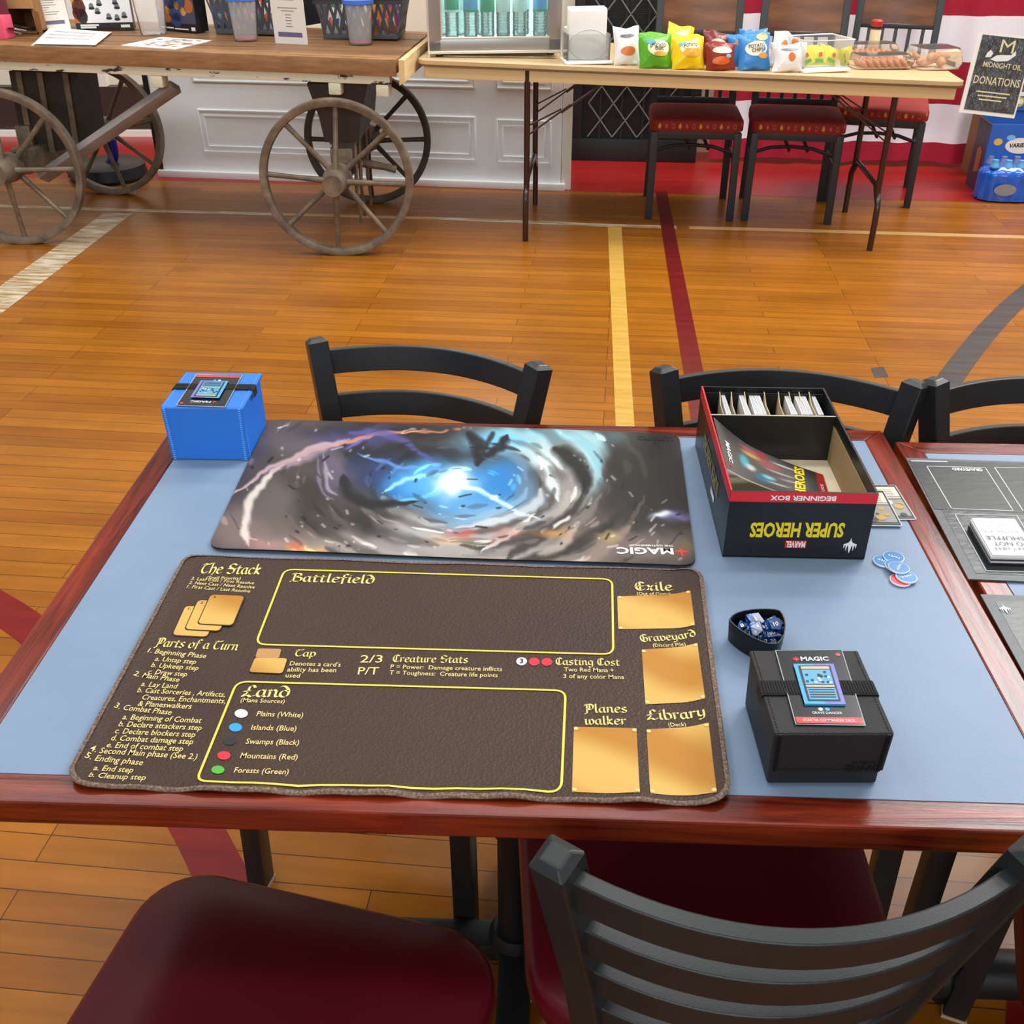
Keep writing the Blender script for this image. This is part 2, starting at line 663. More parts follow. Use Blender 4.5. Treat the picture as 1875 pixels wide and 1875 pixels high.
def paint(me_obj, cols):
    """printed colours of a sheet, one per vertex"""
    at = me_obj.data.color_attributes.new('print', 'FLOAT_COLOR', 'POINT')
    a = np.ones((len(cols), 4), dtype=np.float32)
    c = np.clip(np.asarray(cols, dtype=np.float32), 0, 1)
    a[:, :3] = np.where(c <= .04045, c / 12.92, ((c + .055) / 1.055) ** 2.4)
    at.data.foreach_set('color', a.ravel())


# ================================================================== THE SETTING
FA = R(-5.7)                                        # the boards run almost along x
M_FLOOR = wood_floor()
M_RED = mat('red_floor_paint', '8e1512', .3, noise=((2, 22, 1), '9c1f1a', .35, .7))
M_LINEW = mat('worn_white_line', '9a7742', .35, noise=((7, 45, 1), 'cfc4ae', .4, .6))
M_LINET = mat('tan_line', 'b98b4c', .35, noise=((6, 40, 1), 'cda468', .35, .65))
M_LINEY = mat('yellow_line', 'bd8f34', .35, noise=((4, 40, 1), 'cfa450', .35, .65))
M_LINER = mat('dark_red_line', '5f0d12', .33, noise=((4, 40, 1), '741a18', .35, .65))
M_LINEK = mat('black_line', '35302e', .35, noise=((4, 40, 1), '4a4341', .35, .65))
M_REDL = mat('red_line', '6c120e', .4, noise=((4, 40, 1), '7c1a14', .35, .65), spec=.25)


def floor_pt(p, z=0.0006):
    x, y = p[0], p[1]
    return (x * math.cos(-FA) - y * math.sin(-FA), x * math.sin(-FA) + y * math.cos(-FA), z)


fl = MB()
fl.box((0, 3, -.05), (14, 14, .1), M_FLOOR)


def line_px(pts, m, z=.0006):
    fl.poly([floor_pt(onz(x, y, 0), z) for x, y in pts], m)


def line_path(pts, wd, m, z=.0007, end_w=None):
    pts = [V((p[0], p[1])) for p in pts]
    L, Rr = [], []
    for i, p in enumerate(pts):
        d = (pts[min(i + 1, len(pts) - 1)] - pts[max(i - 1, 0)]).normalized()
        n = V((-d.y, d.x))
        ww = wd if end_w is None else wd + (end_w - wd) * i / (len(pts) - 1)
        L.append(floor_pt(p + n * ww / 2, z))
        Rr.append(floor_pt(p - n * ww / 2, z))
    for i in range(len(pts) - 1):
        fl.poly([L[i], Rr[i], Rr[i + 1], L[i + 1]], m)


fl.poly([floor_pt(p) for p in ((-6, 6.26), (4.4, 5.22), (4.6, 7.4), (-6, 7.6))], M_RED)
line_path([(-2.9, 5.365), (-1.77, 5.243), (-1.2, 5.19)], .05, M_LINEW)
line_path([(-1.2, 5.19), (-.374, 5.117)], .045, M_LINET)
line_path([(-.374, 5.117), (.46, 5.0), (.80, 4.965)], .048, M_LINEW)
line_path([(.86, 4.96), (1.22, 4.93), (2.9, 4.76)], .05, M_LINET)
line_px([(190, 391), (243, 391), (-60, 622), (-140, 622)][::-1], M_LINEW, .0009)
line_px([(1113, 416), (1138, 416), (1163, 800), (1128, 800)][::-1], M_LINEY, .0009)
line_px([(1200, 350), (1221, 350), (1312, 800), (1270, 800)][::-1], M_LINER, .0011)


def bez(a, b, c, n=14):
    return [((1 - t) ** 2 * a[0] + 2 * t * (1 - t) * b[0] + t * t * c[0], (1 - t) ** 2 * a[1] + 2 * t * (1 - t) * b[1] + t * t * c[1]) for t in [i / n for i in range(n + 1)]]


line_path(bez((-1.45, 2.08), (-.80, 1.74), (-.36, .93)), .085, M_REDL)
line_path(bez((2.6, 4.55), (2.02, 4.06), (1.36, 3.0)), .085, M_LINEK)
line_px([(1846, 1785), (1960, 1792), (1940, 1960), (1836, 1960)][::-1], M_REDL)
line_px([(1594, 674), (1618, 672), (1627, 690), (1602, 692)][::-1], M_LINEK)
floor = struct(fl.obj('floor'))
floor.rotation_euler = (0, 0, FA)

M_WALL = mat('cream_wall', 'e6dcc6', .7)
M_WHITE = mat('white_paint', 'f6fafb', .35)
M_TRIM = mat('white_trim', 'e9e4da', .45)
M_BLK = mat('black_satin_metal', '1a1c1e', .42, spec=.5)
M_DARKWOOD = mat('dark_baseboard', '3a2a22', .5)
struct(MB().box((-2.6, 7.13, 1.5), (6.0, .12, 3.0), M_WALL).obj('wall_back'))
struct(MB().box((2.6, 6.47, 1.5), (4.7, .12, 3.0), M_WALL, rz=R(-5.2)).obj('wall_right'))
struct(MB().box((-2.55, 7.03, .15), (5.6, .08, .3), M_DARKWOOD).box((-2.55, 6.98, .02), (5.6, .03, .04), M_TRIM).obj('baseboard_back'))
p = ony(178, 180, 7.0)
struct(MB().box((p.x, 7.04, 1.5), (.15, .07, 3.0), M_TRIM).obj('trim_1'))
struct(MB().box((.292, 5.70, .4), (.052, .07, .8), M_TRIM).obj('trim_2'))

# the white panelled door lying along the back
A0, A1 = V((-1.975, 5.957, 0)), V((.262, 5.655, 0))
Md = frame(A0, A1 - A0, (0, 0, 1))
Ld = (A1 - A0).length
dn = Md.to_3x3() @ V((0, -1, 0))


def dpx(x, y):
    q = Md.inverted() @ onp(x, y, A0, dn)
    return q.x, q.z


door = thing('panel_door', 'long white panelled door section standing on edge behind the wagon and folding table', 'door', A0, math.atan2((A1 - A0).y, (A1 - A0).x))
d = MB().box((Ld / 2, .022, .36), (Ld, .04, .66), M_WHITE)


def moulding(x0, x1, z0, z1):
    for k, (ins, hh) in enumerate(((0, .006), (.028, .004))):
        a0, a1, b0, b1 = x0 + ins, x1 - ins, z0 + ins, z1 - ins
        t = .009
        for c, s_ in (((a0 + a1) / 2, b0), ((a0 + a1) / 2, b1)):
            d.box((c, -hh / 2 + .002, s_), (a1 - a0 + t, hh + .003, t), M_WHITE, bev=.002)
        for c in (a0, a1):
            d.box((c, -hh / 2 + .002, (b0 + b1) / 2), (t, hh + .003, b1 - b0), M_WHITE, bev=.002)


x0, z0 = dpx(374, 277)
x1, z1 = dpx(869, 219)
xm, _ = dpx(630, 250)
moulding(x0, x1, z0, z1 + .01)
x2, z2 = dpx(911, 297)
moulding(x2, Ld - .06, z0 - .005, z1)
moulding(x0, x1, z1 + .16, z1 + .34)
moulding(x2, Ld - .06, z1 + .16, z1 + .34)
d.obj('panel', door)
MB().box((Ld / 2, .005, .018), (Ld + .05, .06, .036), mat('bright_white_strip', 'f4f5f4', .4), bev=.004).obj('bottom_rail', door)
o = MB().box((-.012, .02, .37), (.03, .05, .66), M_BLK).obj('edge_seal', door)
o['label'] = 'black rubber edge strip'

# black security gate
ga = R(-5.4)
gate = thing('security_gate', 'tall black metal gate with silver diamond lattice behind the folding table', 'gate', (.352, 6.352, 0), ga)
g = MB()
g.box((.37, .03, .7), (.74, .02, 1.4), mat('gate_black', '101214', .5, bump=((1, 1, 150), .6, 'noise')))
for x in (.03, .71):
    g.box((x, 0, .7), (.06, .05, 1.4), M_BLK, bev=.004)
g.box((.37, -.004, .062), (.74, .05, .125), M_BLK, bev=.004)
g.box((.37, 0, 1.38), (.74, .05, .05), M_BLK, bev=.004)
g.obj('gate_frame', gate)
for x in (.165, .29, .415, .54):
    MB().box((x, .008, .74), (.014, .016, 1.25), M_BLK).obj('bar', gate)
M_SIL = mat('silver_rod', '8f9294', .35, .8)
g = MB()
a, b = .0725, .094
for i in range(4):
    for j in range(13):
        x, z = .095 + 2 * a * i, .135 + b * j
        if z + b > 1.36:
            continue
        s = 1 if j % 2 else 0
        for dx in (-1, 1):
            xa, xb = (x + dx * a, x) if s else (x, x + dx * a)
            if .06 < min(xa, xb) and max(xa, xb) < .69:
                g.bar((xa, -.006, z), (xb, -.006, z + b), .007, .007, M_SIL)
g.obj('lattice', gate)

# striped cloth on the wall
M_FR = mat('flag_red', 'a3112f', .8)
M_FW = mat('flag_white', 'ece8ee', .8)
f = MB()
zs = [.03, .135, .345, .57, .80, 1.02, 1.24]


def flag_pt(u, z):
    x = 1.16 + 2.2 * u
    y = 6.295 - .094 * (x - 1.16) + .016 * math.sin(x * 19 + z * .8) + .01 * math.sin(x * 41 + 1.3)
    return (x, y - .02 * (z < .2) * (1 - z / .2), z + .008 * math.sin(x * 9) * (z < .1))


for k in range(6):
    f.grid(lambda u, v, k=k: flag_pt(u, zs[k] + (zs[k + 1] - zs[k]) * v), 150, 5, M_FW if k % 2 else M_FR)
tag(f.obj('striped_banner'), 'red and white striped cloth hanging on the wall behind the chairs', 'banner')


# ================================================================== THE WAGON AND WHAT STANDS ON IT
M_PLANK = mat('old_oak_planks', '694629', .45, noise=((2.2, 38, 8), '976c44', .33, .68), bump=((2.2, 38, 8), .35, 'noise'))
M_PLANKF = mat('oak_front_edge', '825a35', .5, noise=((9, 9, 60), 'a0764b', .33, .68), bump=((20, 9, 30), .35, 'noise'))
M_PINE = mat('fresh_pine', 'dcb97f', .6, noise=((8, 3, 30), 'e8cd9b', .35, .65))
M_PEEL = mat('peeling_cream_paint', '2c2620', .7, noise=((9, 9, 26), 'd6cdb2', .36, .40), bump=((30, 30, 40), .8, 'noise'))
M_IRON = mat('rusty_iron', '62564a', .5, metal=.3, noise=((14, 14, 14), '8c7c68', .35, .68), bump=((60, 60, 60), .4, 'noise'))
M_IROND = mat('shaded_dark_iron', '3a342b', .55, metal=.3, noise=((10, 10, 10), '564c40', .35, .7), bump=((60, 60, 60), .4, 'noise'))  # rear wheel's shade under the bed is put into this darker iron colour
M_GREASE = mat('tan_iron', '83734f', .5, metal=.1, noise=((30, 30, 30), '968763', .35, .7))

CL, CR = ony(0, 82, 4.77), ony(735, 110, 4.60)       # near top edge of the bed
ce = (CR - CL).normalized()
CL = CL - ce * 1.3
cb = V((-ce.y, ce.x, 0)).normalized()
cn = ce.cross(cb).normalized()
BW = .86
WL = (CR - CL).length
Mc = frame(CL, ce, cn)


def deck(x, y):
    return onp(x, y, CR, cn)


wagon = thing('flatbed_wagon', 'antique flatbed wagon with plank bed and iron spoked wheels at left', 'wagon', (CL.x, CL.y, 0))


def wadd(mb, name, par=None):
    o = mb.obj(name, par or wagon)
    if not par:
        o.matrix_parent_inverse = Matrix.Translation(-V((CL.x, CL.y, 0)))
    return o


b = MB()
n = 9
for i in range(n):
    w0 = BW / n
    b.box((WL / 2 - .012, .012 + w0 * (i + .5) + .0, -.028 - .001 * (i % 2)), (WL - .024, w0 - .003, .056), M_PLANKF if i == 0 else M_PLANK, M=Mc, bev=.003)
b.box((WL - .31, .052, .0006), (.44, .026, .002), mat('new_plank_patch', 'a37a4d', .5), M=Mc)
wadd(b, 'plank_bed')
wadd(MB().box((WL / 2 - .012, .006, -.033), (WL - .024, .012, .066), M_PLANKF, M=Mc, bev=.003), 'front_board')
wadd(MB().box((WL / 2 - .03, .035, -.083), (WL - .05, .05, .036), M_PEEL, M=Mc, bev=.003)
     .box((WL / 2 - .03, BW - .05, -.083), (WL - .05, .05, .036), M_PEEL, M=Mc, bev=.003), 'side_beam')
e = MB().add([(WL - .012, -.002, .0), (WL + .012, -.002, 0), (WL + .012, BW, 0), (WL - .012, BW, 0), (WL - .012, -.002, -.10), (WL + .012, -.002, -.085), (WL + .012, BW, -.085), (WL - .012, BW, -.085)],
             [(0, 1, 2, 3), (7, 6, 5, 4), (0, 4, 5, 1), (1, 5, 6, 2), (2, 6, 7, 3), (3, 7, 4, 0)], M_PINE, M=Mc)
wadd(e, 'end_board')
for px in (290, 614, 701):
    q = Mc.inverted() @ onp(px, 152, CR + cb * .03, cb)
    o = wadd(MB().box((q.x, .045, -.125), (.055, .07, .05), mat('cream_paint_block', 'd9d2b6', .7, bump=((70, 70, 70), 1.0, 'noise')), M=Mc, bev=.008), 'paint_block')


def wheel(foot, axis, r, dark, a0):
    axis = V(axis).normalized()
    c = V((foot[0], foot[1], r))
    M = frame(c, V((axis.y, -axis.x, 0)), axis)
    mt = M_IROND if dark else M_IRON
    prof = [(r - .03, -.018), (r - .008, -.026), (r, -.024), (r, .024), (r - .008, .026), (r - .03, .018), (r - .034, 0), (r - .03, -.018)]
    rim = wadd(MB().lathe(prof, mt, 72, M), 'wheel')
    h = MB().lathe([(0, .085), (.03, .085), (.034, .075), (.034, .06), (.055, .058), (.062, .045), (.062, .0), (.05, -.05), (.045, -.12), (0, -.12)][::-1], mt, 28, M)
    h.lathe([(.0, -.09), (.028, -.09), (.03, -.075), (.048, -.07), (.05, -.05)], mt, 28, M)
    wadd(h, 'hub', rim)
    for k in range(8):
        t = a0 + PI / 4 * k
        dz = .03 * (1 if k % 2 else -1)
        p0, p1 = M @ V((.05 * math.cos(t), .05 * math.sin(t), dz)), M @ V(((r - .03) * math.cos(t), (r - .03) * math.sin(t), 0))
        wadd(MB().tube([p0, (p0 + p1) / 2, p1], [.014, .0105, .012], mt, 10), 'spoke', rim)
    return c


cRF = wheel((-.762, 4.555), (.012, 1, 0), .332, False, R(4))
cRB = wheel((-.73, 5.41), (.012, 1, 0), .318, True, R(0))
cLF = wheel((-2.262, 4.72), (.02, 1, 0), .338, False, R(0))
cLB = wheel((-2.13, 5.58), (.14, .98, 0), .325, False, R(-12))
# axles, bolsters, reach bar
ax = (cRB - cRF).normalized()
u = MB().tube([cRF, cRB], .026, M_IRON, 12)
m = (cRF + cRB) / 2
wadd(u, 'axle')
u = MB().bar(cRF + ax * .12 + V((0, 0, .01)), cRB - ax * .1 + V((0, 0, .01)), .07, .085, M_IRON, bev=.01)
for t in (.2, .33, .55):
    c = cRF + ax * (t * .87)
    u.box(c + V((0, 0, .06)), (.1, .075, .085), M_GREASE if t == .33 else M_IRON, bev=.01)
    u.box(c + V((.01, 0, .13)), (.12, .06, .03), M_IRON, bev=.006)
    u.tube([c + V((.055, -.02, -.1)), c + V((.06, -.02, .15))], .009, M_IRON, 8)
    u.tube([c + V((.055, -.02, -.1)), c + V((.06, .0, -.2)), c + V((.055, .02, -.24))], .007, M_IRON, 8)
u.tube([m + V((.05, -.06, -.01)), m + V((.15, -.05, -.03)), m + V((.2, -.04, -.045))], [.02, .016, .018], M_IRON, 10)
wadd(u, 'axle_bracket')
u = MB().add([(m.x + a, m.y + b_, z) for z, w_ in ((.46, .075), (.56, .09), (.70, .13)) for a, b_ in ((-w_, -.3), (w_, -.3), (w_, .3), (-w_, .3))],
             [(3, 2, 1, 0)] + [(4 * l + k, 4 * l + (k + 1) % 4, 4 * l + 4 + (k + 1) % 4, 4 * l + 4 + k) for l in (0, 1) for k in range(4)] + [(8, 9, 10, 11)], mat('dark_brown_steel', '33241f', .5, metal=.2))
for t in (-.26, .0, .26):
    u.box((m.x, m.y + t, .40), (.1, .05, .16), M_IROND, bev=.006)
wadd(u, 'bolster')
al = (cLB - cLF).normalized()
wadd(MB().tube([cLF, cLB], .026, M_IRON, 12), 'axle')
m2 = (cLF + cLB) / 2
u = MB()
ml = V((-2.07, 5.02, 0))
bq = [ony(x, y, 5.0) for x, y in ((45, 292), (162, 262), (142, 134), (16, 130))]
bs = V((.03, .16, 0))
u.hexa([bq[0], bq[1], bq[1] + bs, bq[0] + bs, bq[3], bq[2], bq[2] + bs, bq[3] + bs], mat('steel_plate', '2f2a24', .5, metal=.25, noise=((6, 6, 6), '3e382f', .35, .7)))
for dx in (-.16, -.02, .15):
    u.bar(bq[3].lerp(bq[2], .5 + dx * 2.2) + V((0, -.008, 0)), bq[0].lerp(bq[1], .5 + dx * 2.2) + V((0, -.008, 0)), .025, .012, M_IRON)
u.box(bq[0] + V((.04, -.02, .06)), (.07, .04, .2), M_IRON, bev=.01)
wadd(u, 'bolster_plate')
wadd(MB().bar(cLF + al * .1, cLB - al * .06, .08, .1, M_IRON, bev=.01).bar(cLF + al * .1 + V((.0, 0, .02)), ml + V((-.2, -.1, .36)), .07, .06, M_IRON), 'axle_bracket')
pa, pb = ony(78, 325, 4.88), ony(322, 158, 4.80)
wadd(MB().bar(pa, pb, .035, .062, mat('grey_reach_bar', '8a8380', .35, metal=.1, noise=((6, 6, 6), 'a39c99', .35, .7)), up=(0, -1, .9), bev=.004), 'reach_bar')

# things standing under the wagon
hs = thing('tube_stand', 'dark blue bent tube on a round black base on the red floor under the wagon', 'stand', (-2.27, 5.92, 0))
hp = [ony(x, y, 5.9) for x, y in ((203, 255), (207, 275), (206, 292), (196, 308), (178, 318), (150, 322), (128, 316))]
o = MB().tube([V(q) for q in smooth_line([tuple(q) for q in hp], 4)], .028, mat('navy_tube', '0a1470', .35), 14).obj('tube', hs)
o.matrix_parent_inverse = Matrix.Translation(-V((-2.27, 5.92, 0)))
MB().lathe([(0, 0), (.2, 0), (.21, .02), (.2, .075), (.17, .09), (0, .09)], M_BLK, 32).obj('base', hs)

# ---------------------------------------------------------------- on the wagon bed
M_PAPER = mat('white_paper', 'eeeae2', .6)
M_PURPLE = mat('purple_band', '6d6690', .5)
M_INK = mat('grey_ink', '77767a', .6)
M_CARD = mat('brown_cardboard', 'b98a56', .7)
M_CARDD = mat('cardboard_side', '8a6239', .7)
M_PINK = mat('pink_card', 'ee5a77', .6)
M_MAROON = mat('maroon_card', '6b2a35', .6)


def sheet_sign(bl, br, tall, label, lines, header):
    p0, p1 = deck(*bl), deck(*br)
    d = p1 - p0
    wd = d.length
    M = frame(p0, d, V((0, -.12, 1)))
    o = thing('flyer_sign', label, 'sign', p0)
    s = MB().box((wd / 2, 0, tall / 2), (wd, .006, tall), M_PAPER, M=M)
    x0 = wd * .14

    def strip(x, z, w_, h, m):
        s.poly([M @ V(q) for q in ((x, -.0036, z), (x + w_, -.0036, z), (x + w_, -.0036, z + h), (x, -.0036, z + h))], m)
    strip(wd * .13, tall * .1, wd * .74, tall * .065, M_PURPLE)
    for k, (fr, ln) in enumerate(lines):
        strip(wd * (.5 - ln / 2 if header else .28), tall * fr, wd * ln, tall * .009, M_INK)
    s2 = s.obj('printed_sheet', o)
    s2.matrix_parent_inverse = Matrix.Translation(-p0)
    return M, wd


ls = [(.27, .42), (.31, .5), (.35, .16), (.39, .24), (.43, .45), (.47, .4), (.51, .44), (.56, .62)]
sheet_sign((68, 57), (131, 56), .245, 'white flyer with a purple band beside the open cardboard box of pens', ls, False)
ls = [(.24, .2), (.28, .14), (.32, .2), (.36, .16), (.40, .18), (.45, .4), (.49, .6), (.60, .42), (.635, .36)]
Mf, wf = sheet_sign((505, 79), (564, 82), .30, 'white flyer with a purple band standing between the two grey baskets', ls, True)

# loose stack of papers and a printed card lying on the bed
pq = [deck(*q) for q in ((57, 84), (170, 86), (200, 62), (90, 54))]
st = MB()
for k in range(4):
    off = V((.004 * k, .006 * ((k * 7) % 3), .0022 * k))
    st.grid(lambda u, v, off=off, k=k: (lambda q: q + cn * (.001 + .016 * max(0, .35 - u) * v * (k > 1)))(pq[0].lerp(pq[1], u).lerp(pq[3].lerp(pq[2], u), v) + off), 8, 6, M_PAPER)
for v in (.35, .55, .75):
    a, b_ = pq[0].lerp(pq[3], v), pq[1].lerp(pq[2], v)
    st.poly([a.lerp(b_, .12) + cn * .011, a.lerp(b_, .85) + cn * .011, a.lerp(b_, .85) + cn * .011 + cb * .009, a.lerp(b_, .12) + cn * .011 + cb * .009], M_INK)
tag(st.obj('paper_stack'), 'loose white printed papers lying on the near edge of the wagon bed', 'papers')
pq2 = [deck(*q) for q in ((222, 84), (320, 91), (388, 75), (296, 69))]
st = MB()
st.poly([q + cn * .001 for q in pq2], M_PAPER)
st.add([q + cn * .003 for q in pq2] + [q + cn * .0 for q in pq2], [(0, 1, 2, 3), (4, 5, 1, 0), (5, 6, 2, 1), (6, 7, 3, 2), (7, 4, 0, 3)], M_PAPER)
rr = random.Random(3)
for k in range(60):
    a, b_ = .08 + .84 * rr.random(), .12 + .72 * rr.random()
    q = pq2[0].lerp(pq2[1], a).lerp(pq2[3].lerp(pq2[2], a), b_) + cn * .0035
    st.poly([q, q + ce * .022, q + ce * .022 + cb * .014, q + cb * .014], mat('brown_print_%d' % (k % 3), ('9a6a55', 'b88a70', '7d6a66')[k % 3], .6))
tag(st.obj('printed_card'), 'flat brown and white printed sheet lying on the wagon bed below the clear cup', 'sheet')

# pink and maroon box cut by the left frame edge
q = deck(12, 72)
pk = thing('display_box', 'pink and maroon display box at the far left end of the wagon bed', 'box', q)
MB().box((-.07, .05, .045), (.14, .1, .09), M_PINK, bev=.003).obj('box_body', pk)
MB().box((-.075, .09, .16), (.14, .02, .16), M_MAROON, bev=.003).obj('back_card', pk)

# cardboard box with pens
q = deck(13, 62)
q2 = deck(60, 62)
cbx = thing('cardboard_box', 'small open cardboard box with black pens spilling out of its front', 'box', q)
wd = (q2 - q).length + .03
k = MB()
for c, s_ in (((wd / 2, .11, .003), (wd, .2, .006)), ((.003, .11, .09), (.006, .2, .18)), ((wd - .003, .11, .09), (.006, .2, .18)), ((wd / 2, .21, .09), (wd, .006, .18))):
    k.box(c, s_, M_CARDD)
k.box((wd / 2, .11, .178), (wd, .2, .006), M_CARD)
k.box((wd / 2, .008, .14), (wd, .006, .075), M_CARD)
k.obj('box_body', cbx)
MB().add([(wd, .01, .0), (wd + .045, -.05, .0), (wd + .045, -.05, .095), (wd, .01, .095)], [(0, 1, 2, 3), (3, 2, 1, 0)], M_CARD).obj('side_flap', cbx)
M_PENB, M_PENW = mat('black_pen', '202022', .35), mat('white_pen', 'd8d8d8', .3)
pen = None
for i in range(9):
    mt = M_PENW if i in (2, 4) else M_PENB
    po = MB()
    po.tube([(0, -.075, .004), (0, .06, .004)], .0042, mt, 8)
    po.tube([(0, -.095, .004), (0, -.075, .004)], [.0012, .004], M_PENB, 8)
    o = po.obj('pen')
    o.location = q + V((.012 + (i % 7) * (wd - .02) / 6.5, -.062 + .014 * (i % 3), .007 + .011 * (i // 3) + .006 * (i % 2)))
    o.rotation_euler = (R(-8 - 3 * (i % 3)), 0, R(9 * math.sin(i * 2.3)))
    tag(o, ('white' if mt is M_PENW else 'black') + ' pen sticking out of the small cardboard box', 'pen', ('white' if mt is M_PENW else 'black') + ' pens in the cardboard box')


# two model-kit boxes, printed with plain stand-in artwork
def kit(bl, br, tall, dep, name, label, face, side, pr):
    p0, p1 = deck(*bl), deck(*br)
    wd = (p1 - p0).length
    M = frame(p0, p1 - p0, (0, 0, 1))
    o = thing(name, label, 'box', p0)
    s = MB().box((wd / 2, dep / 2, tall / 2), (wd, dep, tall), side, M=M)
    s.poly([M @ V(q) for q in ((0, -.001, 0), (wd, -.001, 0), (wd, -.001, tall), (0, -.001, tall))], face)

    def bl_(x, z, rx, rz, m, lift=.0016, n=10):
        s.poly([M @ V((wd * x + rx * math.cos(2 * PI * i / n), -lift, tall * z + rz * math.sin(2 * PI * i / n))) for i in range(n)], m)

    def rc(x, z, w_, h, m, lift=.0014):
        s.poly([M @ V(q) for q in ((wd * x, -lift, tall * z), (wd * (x + w_), -lift, tall * z), (wd * (x + w_), -lift, tall * (z + h)), (wd * x, -lift, tall * (z + h)))], m)
    pr(bl_, rc, s, M, wd, tall)
    r_ = s.obj('printed_box', o)
    r_.matrix_parent_inverse = Matrix.Translation(-p0)


M_KB, M_KW, M_KO = mat('kit_black', '1d1b1e', .4), mat('kit_white', 'e9e9ea', .4), mat('kit_orange', 'b0602c', .4)
M_KR, M_KG, M_KBL = mat('kit_maroon', '5a2018', .4), mat('kit_grey', '70757c', .4), mat('kit_blue', '2c4170', .4)
M_GOLDT = mat('kit_gold', 'c98f4a', .4)


def art1(bl_, rc, s, M, wd, tall):
    rc(0, 0, 1, .13, M_KB)
    rc(0, .13, .2, .9, M_KO)
    rc(.2, .72, .8, .28, M_KR)
    rc(.22, .8, .6, .09, M_GOLDT, .0018)
    for x, z, a, mt in ((.06, .55, .02, M_GOLDT), (.11, .4, .03, M_KR), (.14, .25, .025, M_KB), (.06, .3, .02, M_KR), (.1, .62, .022, M_KB)):
        bl_(x, z, a, a * 1.3, mt)
    for x, z in ((.33, .42), (.42, .34), (.47, .48), (.62, .6), (.75, .5), (.77, .42), (.6, .24), (.74, .22), (.87, .26)):
        bl_(x, z, .011, .014, M_KG)
        bl_(x, z - .035, .014, .006, M_KB, .0018)
    rc(.08, .035, .27, .035, M_KW, .0018)
    rc(.08, .075, .32, .03, M_KW, .0018)
    rc(.78, .04, .16, .05, M_KW, .0018)


def art2(bl_, rc, s, M, wd, tall):
    rc(0, 0, 1, .16, M_KB)
    for x, z, a, mt in ((.12, .5, .03, M_KO), (.25, .3, .03, M_KO), (.85, .5, .03, M_KO), (.5, .4, .045, M_KBL), (.4, .6, .04, M_KBL), (.62, .6, .04, M_KBL), (.32, .42, .02, M_GOLDT),
                        (.7, .4, .02, M_GOLDT), (.5, .22, .03, M_KBL), (.46, .55, .02, M_KG), (.56, .5, .018, M_GOLDT), (.8, .75, .03, M_KBL), (.2, .78, .03, M_KR)):
        bl_(x, z, a, a, mt)
    rc(.05, .05, .34, .03, M_KW, .0018)
    rc(.42, .04, .36, .025, M_KW, .0018)
    rc(.86, .03, .1, .07, M_KW, .0018)


kit((141, 56), (246, 56), .24, .06, 'paint_set_box', 'white and maroon hobby paint set box beside the clear empty cup', M_KW, M_KB, art1)
kit((293, 55), (362, 62), .22, .08, 'model_kit_box', 'dark blue and orange model kit box between clear cup and left basket', mat('kit_dusk', '46465e', .4), M_KB, art2)

# clear deli cups
M_CUP = clear('clear_cup_plastic', 'fafafa', .17, .08, .12)
M_LID = mat('blue_lid', '4774d0', .4)


def cup(px, py, r0, r1, h, label, lid, extra=None):
    q = deck(px, py) + cb * r0
    o = thing('plastic_cup', label, 'cup', q)
    MB().lathe([(0, .002), (r0 - .004, .002), (r0, .008), (r1, h), (r1 + .003, h), (r1 + .003, h - .008), (r1 - .0015, h - .01), (r0 - .0015, .009), (0, .004)], M_CUP, 32).obj('cup_body', o)
    if lid:
        MB().lathe([(r1 + .004, h - .012), (r1 + .006, h - .010), (r1 + .006, h + .006), (r1, h + .008), (r1 - .006, h + .003), (0, h + .003)], M_LID, 32).obj('lid', o)
        c = MB().lathe([(0, .005), (r0 * .75, .005), (r0 * .7, .013), (0, .013)], mat('pink_ticket', 'e0607e', .6), 16).obj('ticket')
        c.location = q + V((0, 0, .003))
        tag(c, 'pink paper ticket in the bottom of ' + extra, 'ticket')


cup(273, 66, .058, .075, .19, 'clear plastic cup without a lid between the two model kit boxes', False)
cup(444, 77, .052, .064, .175, 'clear cup with blue lid in front of the left grey basket', True, 'the blue lidded cup before the left basket')
cup(656, 84, .052, .064, .175, 'clear cup with blue lid in front of the right grey basket', True, 'the blue lidded cup before the right basket')

# grey plastic baskets with packets
M_BSK = mat('grey_basket_plastic', '4e5054', .5)


